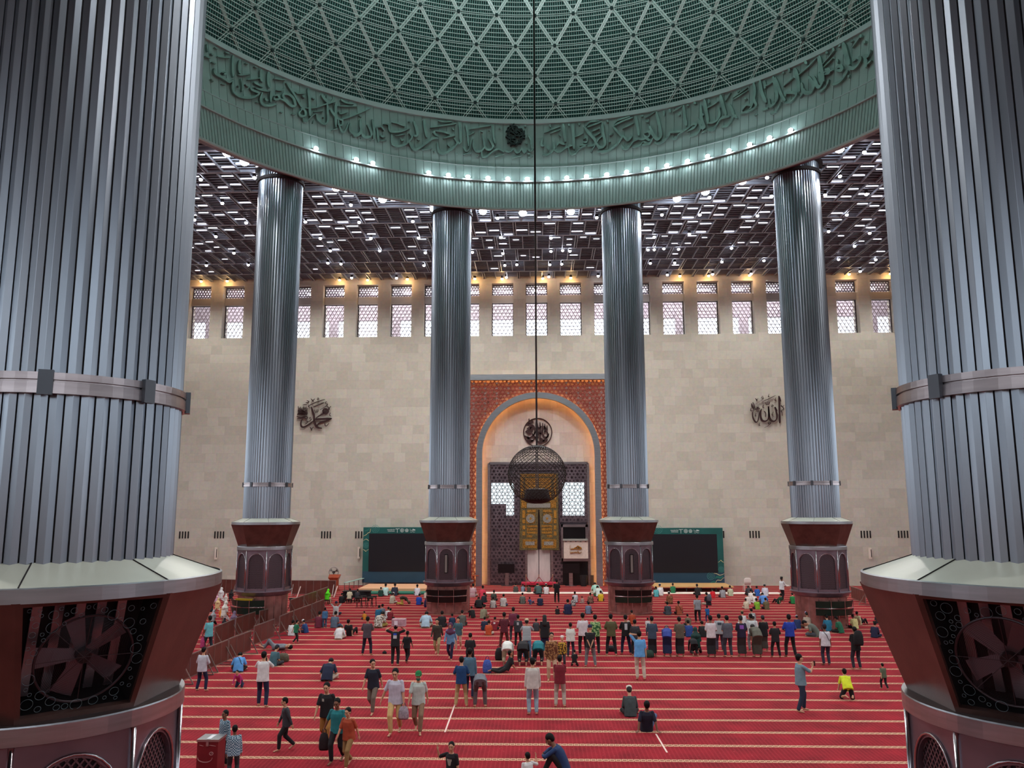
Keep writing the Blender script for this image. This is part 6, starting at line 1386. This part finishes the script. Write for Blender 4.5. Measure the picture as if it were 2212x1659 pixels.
# stools
M_ST=mat('stool_black',(30,24,24),.6)
def stool(x,yb,lab):
    g=onz(x,yb,0); T=thing('folding_stool',lab,'stool',(g.x,g.y,0),0,'black folding stools'); MB().box((0,0,.62),(.36,.3,.09)).build('seat',M_ST,T)
    for s in (-1,1):
        for q in (-1,1): t=MB(); t.bar((s*.14,q*.1,.58),(s*.16,-q*.2,0.01),.025); t.build('leg',M_ST,T)
for x,yb,l in ((776,1313,'leftmost of four'),(785,1310,'second from the left of four'),(799,1313,'third of four'),(807,1310,'rightmost of four')): stool(x,yb,'black folding stool right of the dark table, '+l)
stool(631,1315,'black folding stool behind the upper barrier, left one'); stool(652,1314,'black folding stool behind the upper barrier, right one')
for who,l in (('bright green headscarf','under the woman in bright green'),('cream shirt sitting at','under the man in cream shirt'),('black jacket beside','under the person in black jacket')):
    o,J,sc=find(who); T=thing('low_stool','small dark stool '+l,'stool',(o.location.x,o.location.y-.02,0),0,'low stools'); zt=(J['pel'].z-.12)*sc+o.location.z; MB().box((0,0,zt-.02),(.34,.32,.04)).build('seat',M_ST,T)
    for s in (-1,1):
        for q in (-1,1): MB().box((s*.14,q*.13,(zt-.04)/2),(.03,.03,zt-.04)).build('leg',M_ST,T)
# dark draped table
a=onz(738,1309,0);b=onz(778,1300,0); T=thing('draped_table','table draped in black where people sit at the left','table',((a.x+b.x)/2,(a.y+b.y)/2+1.7,0)); MB().box((0,0,.66),(1.9,.7,.05)).build('table_top',M_ST,T); t=MB(); loft(t,[(V(0,0,.25),V(1,0,0),V(0,1,0),1.0,.4),(V(0,0,.66),V(1,0,0),V(0,1,0),.96,.36),(V(0,0,.7),V(1,0,0),V(0,1,0),.9,.3)],28); t.build('black_drape',vary(mat('drape',(26,24,28),.9),scale=5,amt=.3),T)
for k in (-.8,.8): MB().box((k,0,.31),(.05,.5,.62)).build('leg',M_ST,T)
# plastic chair
g=onz(1614,1276,0); T=thing('plastic_chair','white plastic chair seen from behind in front of the right fan','chair',(g.x,g.y,0)); M_PC=mat('white_plastic',(222,212,204),.45); t=MB(); loft(t,[(V(0,-.22,.46),V(1,0,0),V(0,1,0),.24,.03),(V(0,-.24,.7),V(1,0,0),V(0,1,0),.27,.03),(V(0,-.27,.92),V(1,0,0),V(0,1,0),.24,.03),(V(0,-.28,.98),V(1,0,0),V(0,1,0),.14,.02)],16); t.build('backrest',M_PC,T,True); MB().box((0,0,.45),(.46,.44,.04)).build('seat',M_PC,T)
for s in (-1,1):
    for q in (-1,1): t=MB(); t.bar((s*.2,q*.18,.44),(s*.24,q*.24,0),.04); t.build('leg',M_PC,T)
# rope posts before the marble door
PP=[ony(x,1256,35.9) for x in (1136.4,1164.4,1194.3)]
for p,l in zip(PP,('left','middle','right')):
    T=thing('rope_post','brass post of the red rope before the door, %s one'%l,'post',(p.x,35.9,0),0,'rope posts'); MB().tube([(0,0,0),(0,0,.95)],.025,8).build('pole',mat('brass',(200,170,140),.3,.8),T); MB().tube([(0,0,0),(0,0,.04)],.15,16).build('base',mat('brass',(200,170,140),.3,.8),T); MB().ell((0,0,.98),(.05,.05,.05)).build('finial',mat('brass',(200,170,140),.3,.8),T)
for a,b,l in ((PP[0],PP[1],'left'),(PP[1],PP[2],'right')):
    t=MB(); t.tube([(a.x+(b.x-a.x)*s,35.9,.88-.55*math.sin(PI*s)) for s in np.linspace(0.03,.97,16)],.025,6); tag(t.build('velvet_rope',mat('rope_red',(150,24,44),.8)),'red rope sagging between the posts, %s span'%l,'rope')
# brass pillar and dark cabinet at the niche edge
q=ony(1279.5,1262,36.9); tag(MB().tube([(q.x,36.9,0),(q.x,36.9,.9)],.12,16).build('brass_bin',mat('bronze_bin',(110,92,72),.35,.8)),'bronze cylinder standing at the right edge of the niche','bin')
q=ony(1261,1262,37.2); T=thing('dark_cabinet','dark tapered cabinet beside the television under the pulpit','cabinet',(q.x,37.2,0)); loft_=MB(); loft(loft_,[(V(0,0,0),V(1,0,0),V(0,1,0),.22,.16),(V(0,0,.8),V(1,0,0),V(0,1,0),.3,.18),(V(0,0,.86),V(1,0,0),V(0,1,0),.3,.18)],20); loft_.build('planter_body',M_ST,T)
# white display boards on the far left carpet
for x,yb,l in ((644,1292,'left'),(724,1291,'right')):
    g=onz(x,yb,0); t=MB(); t.bar((g.x-.1,g.y,.02),(g.x+.12,g.y+.1,.8),.28,.03); tag(t.build('leaning_board',mat('board_white',(226,206,196),.6)),'small white leaning board near the far barrier, %s one'%l,'board')
# low white round fixtures around column feet are skipped; side table near the left column
q=ony(1024,1256,36.6); T=thing('side_table','small round table with a thin leg at the left edge of the copper screen','table',(q.x,36.6,0)); MB().tube([(0,0,.86),(0,0,.9)],.4,20).build('table_top',M_WD,T); MB().tube([(0,0,0),(0,0,.86)],.05,10).build('table_leg',M_WD,T); 
# ================================================================ RAISED LETTERING ON THE DRUM
DS=[((430,90,5.522),"""18:50,185 110,205; 18:200,188 345,205; 26:120,155 150,170; 30:160,330 170,390 240,430 290,460 340,490 400,460; 30:385,170 380,300 385,430; 22:250,380 290,370 300,390 270,400; 30:390,460 375,540 400,620 480,670 600,680 680,650 690,620 620,590 600,560 640,550; 40:470,230 460,300 465,390; 24:480,450 500,540 490,605; 16:445,405 500,410 600,390; 18:560,465 710,445; 46:725,340 725,420 730,490; 24:635,500 700,530 745,550; 22:650,565 740,590 820,605; 44:815,370 810,460 820,560; 26:835,600 835,730; 30:735,620 715,700 740,760 820,775 915,755; 30:880,660 920,650 940,690 890,700 880,670; 34:940,690 1010,720 1080,775 1130,770 1110,690 1050,640 990,640 1000,690 1060,730; 16:875,455 1015,468; 16:905,590 970,590 1000,560; 14:1120,610 1180,625 1250,615; 20:165,80 200,95;20:290,140 340,150; 20:130,255 180,270; 18:530,270 570,275; 18:640,310 680,320; 16:120,455 150,485; 16:250,515 300,520; 16:440,535 460,550; 16:530,520 570,550; 18:770,680 780,710 810,710; 14:660,735 690,730; 14:950,850 980,855; 14:1090,875 1130,880; 18:70,40 80,130"""),
((560,170,5.292),"""26:295,55 390,200 470,340; 30:480,360 445,400 460,440 510,430 510,380 480,360; 14:410,180 480,180 510,170; 34:545,120 560,250 565,440; 16:480,440 500,500 540,490 600,430 640,410; 28:640,410 660,480 730,530 770,500 770,400 760,200; 16:520,350 640,340 760,300 860,280; 34:700,190 740,250 780,290; 34:850,220 820,270 780,300; 12:610,390 720,380; 30:800,360 850,430 900,480; 26:890,480 900,540 930,540 940,490 900,480; 30:860,300 860,400 865,570; 24:900,550 940,625 980,590 1010,510; 14:890,325 1110,328; 24:920,250 980,285 1070,300; 14:900,385 920,415 1000,390; 16:930,480 1100,420 1265,345; 34:1030,520 1030,600 1090,650 1150,610 1150,480; 14:815,600 890,580; 14:610,480 600,520; 16:715,450 730,455; 18:590,230 620,245; 16:480,205 500,225 520,205; 16:1130,430 1160,450; 12:240,390 250,400; 14:370,415 400,420"""),
((760,260,5.292),"""30:100,150 130,200 200,200 215,150 170,60; 30:5,180 40,190 100,150 90,80 85,0; 30:225,0 245,120 240,225; 20:275,90 330,85 360,130; 20:275,90 285,160 295,260; 14:315,245 390,235; 22:320,180 345,200 380,185; 22:355,55 410,60 420,120 450,145 550,140 655,105; 20:450,35 500,40 600,80; 12:490,190 605,170; 30:445,170 455,270 510,305 600,290 680,210 650,155; 14:550,210 560,240 590,235; 34:700,20 730,100 740,180 700,190; 34:820,0 830,100 850,210; 34:650,260 700,340 760,330 850,270 920,220 985,215; 26:985,200 930,150 950,140; 22:945,130 1030,140 1115,170; 14:1040,215 1180,185; 30:970,270 990,370 1050,390 1140,340 1200,270 1165,215; 24:1180,240 1230,275 1250,230; 16:890,95 1050,70 1190,50; 16:980,15 1050,30 1140,25; 14:790,350 910,330; 34:1220,30 1235,130 1240,260; 14:1090,285 1115,315; 14:740,230 770,240; 16:640,20 660,30; 16:1140,100 1165,125; 12:930,360 945,370; 12:1190,390 1205,395; 12:200,230 215,240; 12:90,205 100,215"""),
((1000,270,7.9375),"""34:40,20 70,150 90,380; 30:0,390 50,470 100,430 150,250; 16:110,95 300,55 480,30; 40:170,260 180,400 240,470 330,450 365,370 330,180; 40:370,380 400,430 470,440 510,370 430,240; 40:510,20 520,200 550,340; 18:0,520 150,490; 40:320,470 330,560 400,560 500,480 620,430 690,480; 18:550,555 700,520; 34:710,460 800,475 860,440; 34:880,430 920,495 980,470 1010,400; 34:1010,440 1060,490 1100,430; 34:1120,180 1170,300 1180,440; 34:1110,430 1160,465 1210,420; 30:1105,510 1150,520; 18:850,575 1020,540; 12:1120,570 1200,550; 16:50,210 200,140; 18:230,545 260,550; 20:300,120 340,140; 20:440,100 455,120; 22:620,60 640,80; 22:1070,320 1100,345; 24:1050,40 1085,45"""),
((1150,250,5.08),"""20:110,440 170,440 240,380 230,300; 24:110,250 100,330 130,340; 24:270,340 300,310 360,330; 24:240,390 300,405 380,360 440,340; 34:340,100 350,200 365,300; 34:440,100 450,200 460,380; 14:130,200 220,160 310,130; 14:190,205 310,165; 20:400,360 420,430 480,420 520,370 590,340; 20:560,270 600,250 600,300 560,300; 22:520,340 600,330; 14:465,245 560,205; 30:570,130 620,200 690,280 680,330 610,345; 22:600,140 680,110 760,80; 20:590,130 640,80 740,70; 14:655,185 740,150; 14:690,235 750,200; 32:770,90 780,200 800,330 740,360 700,300; 22:640,410 690,340 730,270 770,240; 26:720,400 800,405 880,370 960,300 980,250; 22:890,130 940,190 990,250 960,280; 22:900,120 1000,70 1110,30; 20:900,110 950,60 1080,20; 14:990,155 1120,90; 26:1000,230 1050,280 1090,250 1085,220; 32:1140,10 1160,120 1175,230; 24:990,320 1000,370 1060,360 1120,290 1200,260; 22:1100,355 1180,340 1220,300 1260,310; 16:850,230 890,200; 16:840,290 860,300; 22:190,110 200,140; 22:400,100 405,125; 22:515,90 520,120; 22:825,60 835,85; 18:290,200 310,240; 24:160,340 180,390"""),
((1380,180,4.885),"""24:0,600 60,600 120,560 110,520 60,540; 26:40,660 120,640 160,580; 34:190,310 210,400 240,560 200,600 150,540 120,460; 22:170,640 230,640 320,570 340,530 430,520 500,500; 20:350,600 400,590 440,540 520,490 560,460; 32:480,240 490,350 510,460; 14:70,380 180,310; 14:360,315 470,245; 26:520,520 600,470 610,440 570,450; 26:540,570 620,540 660,480 640,380; 34:700,180 720,300 740,440; 34:660,240 670,380 700,480 650,460; 30:750,430 820,410 860,360 850,260; 14:730,275 850,200; 34:870,130 900,250 930,350; 30:740,500 800,490 880,380 970,360; 26:880,470 950,450 1010,350 970,230; 26:1010,340 1050,380; 24:1080,330 1180,300 1250,250 1230,180 1220,20; 20:1100,300 1150,240 1200,250 1170,290; 14:1000,170 1160,55; 14:1000,185 1165,85; 18:920,200 980,110; 30:60,560 120,620; 20:670,535 730,500; 20:1230,350 1260,330; 22:30,350 50,360; 22:80,410 110,415; 22:270,300 275,350; 24:330,280 340,320; 24:425,330 440,350; 22:520,235 530,250; 26:590,210 610,230; 20:680,330 690,350; 22:745,180 750,220; 24:850,255 860,290; 24:1050,90 1070,100; 20:1120,165 1150,175"""),
((1620,70,4.536),"""26:50,510 60,620 20,760; 30:110,480 130,600 170,700; 30:155,480 160,560; 30:240,440 260,540 280,640 260,700 210,730 200,660; 14:150,540 230,500; 26:130,770 190,750; 22:210,800 270,780 320,690; 26:260,450 320,620 360,680; 24:350,700 420,680 470,610 380,600 360,640; 14:340,540 440,450; 34:450,360 480,450 500,590; 26:520,500 530,600 500,650; 30:540,560 560,600 620,590 640,530 590,440; 30:640,440 680,540 720,510 690,400; 34:690,240 710,330 740,490; 14:480,435 570,360 670,260; 26:690,600 760,540 790,470; 24:750,420 800,400 780,370 750,380; 20:740,400 830,380; 26:860,380 920,380 910,340 870,350 870,380; 26:820,520 900,490 960,420 970,380; 20:740,350 830,260; 14:730,320 850,180; 40:930,110 960,220 990,330; 26:980,340 1040,360 1100,290 1090,240; 20:1020,290 1060,270; 14:1020,160 1100,50; 20:1000,100 1030,90; 26:1100,30 1110,60; 26:1140,230 1180,240 1200,180; 40:1150,250 1160,350; 24:1170,320 1210,280; 20:880,150 910,130; 20:870,270 880,310; 20:330,410 350,400; 26:40,520 60,500; 24:550,290 575,320; 24:395,360 400,400; 24:830,160 840,190; 22:760,200 780,215; 26:1130,100 1150,110; 20:980,430 990,450")"""[:-2])]
def drumhit(X,Y):
    """image point -> (arc length, height) on the slanted upper band of the drum"""
    d=ray(X,Y); r=20.5
    for _ in range(8):
        a=d.x*d.x+d.y*d.y; b=2*(CAM.x*d.x+CAM.y*d.y); c=CAM.x**2+CAM.y**2-r*r; t=(-b+math.sqrt(b*b-4*a*c))/(2*a); z=CAM.z+d.z*t; r=20.22+(20.78-20.22)*(z-28.42)/(31.75-28.42)
    return math.atan2(CAM.x+d.x*t,CAM.y+d.y*t)*20.5,z
def DP(u,v,d): r=20.20+.56*(v-28.42)/3.33-d; a=u/20.5; return V(r*math.sin(a),r*math.cos(a),v)
M_LET=vary(mat('raised_letters',(128,156,148),.4,.35),scale=1.2,amt=.2)
INS=[MB(),MB()]
for (ox,oy,sc),txt in DS:
    for w,pts in strokes(txt):
        q=[drumhit(ox+a/sc,oy+b/sc) for a,b in pts]; ribbon(INS[0 if ox<1100 else 1],q,w/sc/1740*51*1.15,DP,.17)
for t,l in zip(INS,('left half of the raised green lettering around the drum','right half of the raised green lettering around the drum')): tag(t.build('drum_inscription',M_LET),l,'calligraphy')
# round dark emblem at the start of the left lettering
t=MB(); rr=random.Random(5); c=(1000+880/7.9375,270+190/7.9375)
for i in range(70):
    a=rr.uniform(0,2*PI); r=21*math.sqrt(rr.random()); x,y=c[0]+r*math.cos(a),c[1]+r*math.sin(a); a2=rr.uniform(0,PI); L=rr.uniform(2.5,5.5)
    ribbon(t,[drumhit(x-L*math.cos(a2),y-L*math.sin(a2)),drumhit(x+rr.uniform(-2,2),y+rr.uniform(-2,2)),drumhit(x+L*math.cos(a2),y+L*math.sin(a2))],.085,DP,.2)
tag(t.build('round_emblem',mat('emblem_dark',(34,44,42),.5,.3)),'round dark emblem of dense lettering on the drum near the cable','calligraphy')
S.view_settings.view_transform='Standard'; S.view_settings.look='None'; S.view_settings.exposure=0.22; S.view_settings.gamma=1; S.view_settings.use_curve_mapping=False
S.cycles.use_denoising=True; S.cycles.max_bounces=8; S.cycles.diffuse_bounces=4; S.cycles.glossy_bounces=4; S.cycles.sample_clamp_indirect=4.; S.cycles.use_light_tree=True; S.cycles.caustics_reflective=False; S.cycles.caustics_refractive=False
# ================================================================ LIGHT
W_=bpy.data.worlds.new('world'); S.world=W_; W_.use_nodes=True; n,l=W_.node_tree.nodes,W_.node_tree.links
bg=n['Background']; tc=n.new('ShaderNodeTexCoord'); sx=n.new('ShaderNodeSeparateXYZ'); l.new(tc.outputs['Generated'],sx.inputs[0])
rp=n.new('ShaderNodeValToRGB'); mr=n.new('ShaderNodeMapRange'); mr.inputs[1].default_value=-.3; mr.inputs[2].default_value=.7; l.new(sx.outputs['Z'],mr.inputs[0]); l.new(mr.outputs[0],rp.inputs['Fac'])
rp.color_ramp.elements[0].color=(.30,.30,.32,1); rp.color_ramp.elements[0].position=.25; rp.color_ramp.elements[1].color=(.82,.90,1.,1); rp.color_ramp.elements[1].position=.42
l.new(rp.outputs['Color'],bg.inputs['Color']); bg.inputs['Strength'].default_value=3.2
def pt(name,loc,e,col=(1,1,1),r=.12,spot=None,rot=None,blend=.5):
    d=bpy.data.lights.new(name,'SPOT' if spot else 'POINT'); d.energy=e; d.color=col; d.shadow_soft_size=r
    if spot: d.spot_size=R_(spot); d.spot_blend=blend
    o=bpy.data.objects.new(name,d); COL.objects.link(o); o.location=loc
    if rot: o.rotation_euler=rot
    return o

# light of the hall: floodlights on the drum ledge wash the dome, added spots under the ceiling brighten carpet and wall
for k in range(16):
    a=2*PI*k/16+.1; pt('drum_floodlight',(19.3*math.sin(a),19.3*math.cos(a),27.8),6000,(.93,.98,1),.12,spot=84,rot=(PI+.80,0,-a),blend=1.)
for k in range(24):
    a=2*PI*k/24+.13; r=22.6 if k%2 else 24.5; pt('ceiling_fill_spot',(r*math.sin(a),r*math.cos(a),25.4),2000,(1,.97,.97),.15,spot=150,blend=.6)  # ring follows the drum-edge lamps, with unseen spots added as fill
for x in (-29,-17.6,-6,6,17.6,29):
    pt('ceiling_fill_spot',(x,31.0,25.4),2000,(1,.98,.95),.15,spot=160,blend=.6)  # row of spots added to brighten the back wall
for X,Y in WARM:
    p=ony(X,Y,WALLY-.5); pt('warm_window_lamp',(p.x,p.y-.05,25.55),26,(1,.6,.28),.05)
for k in range(-10,11): pt('gallery_lamp',(WC+WP*k,41.2,25.2),160,(.97,.97,1),.1)
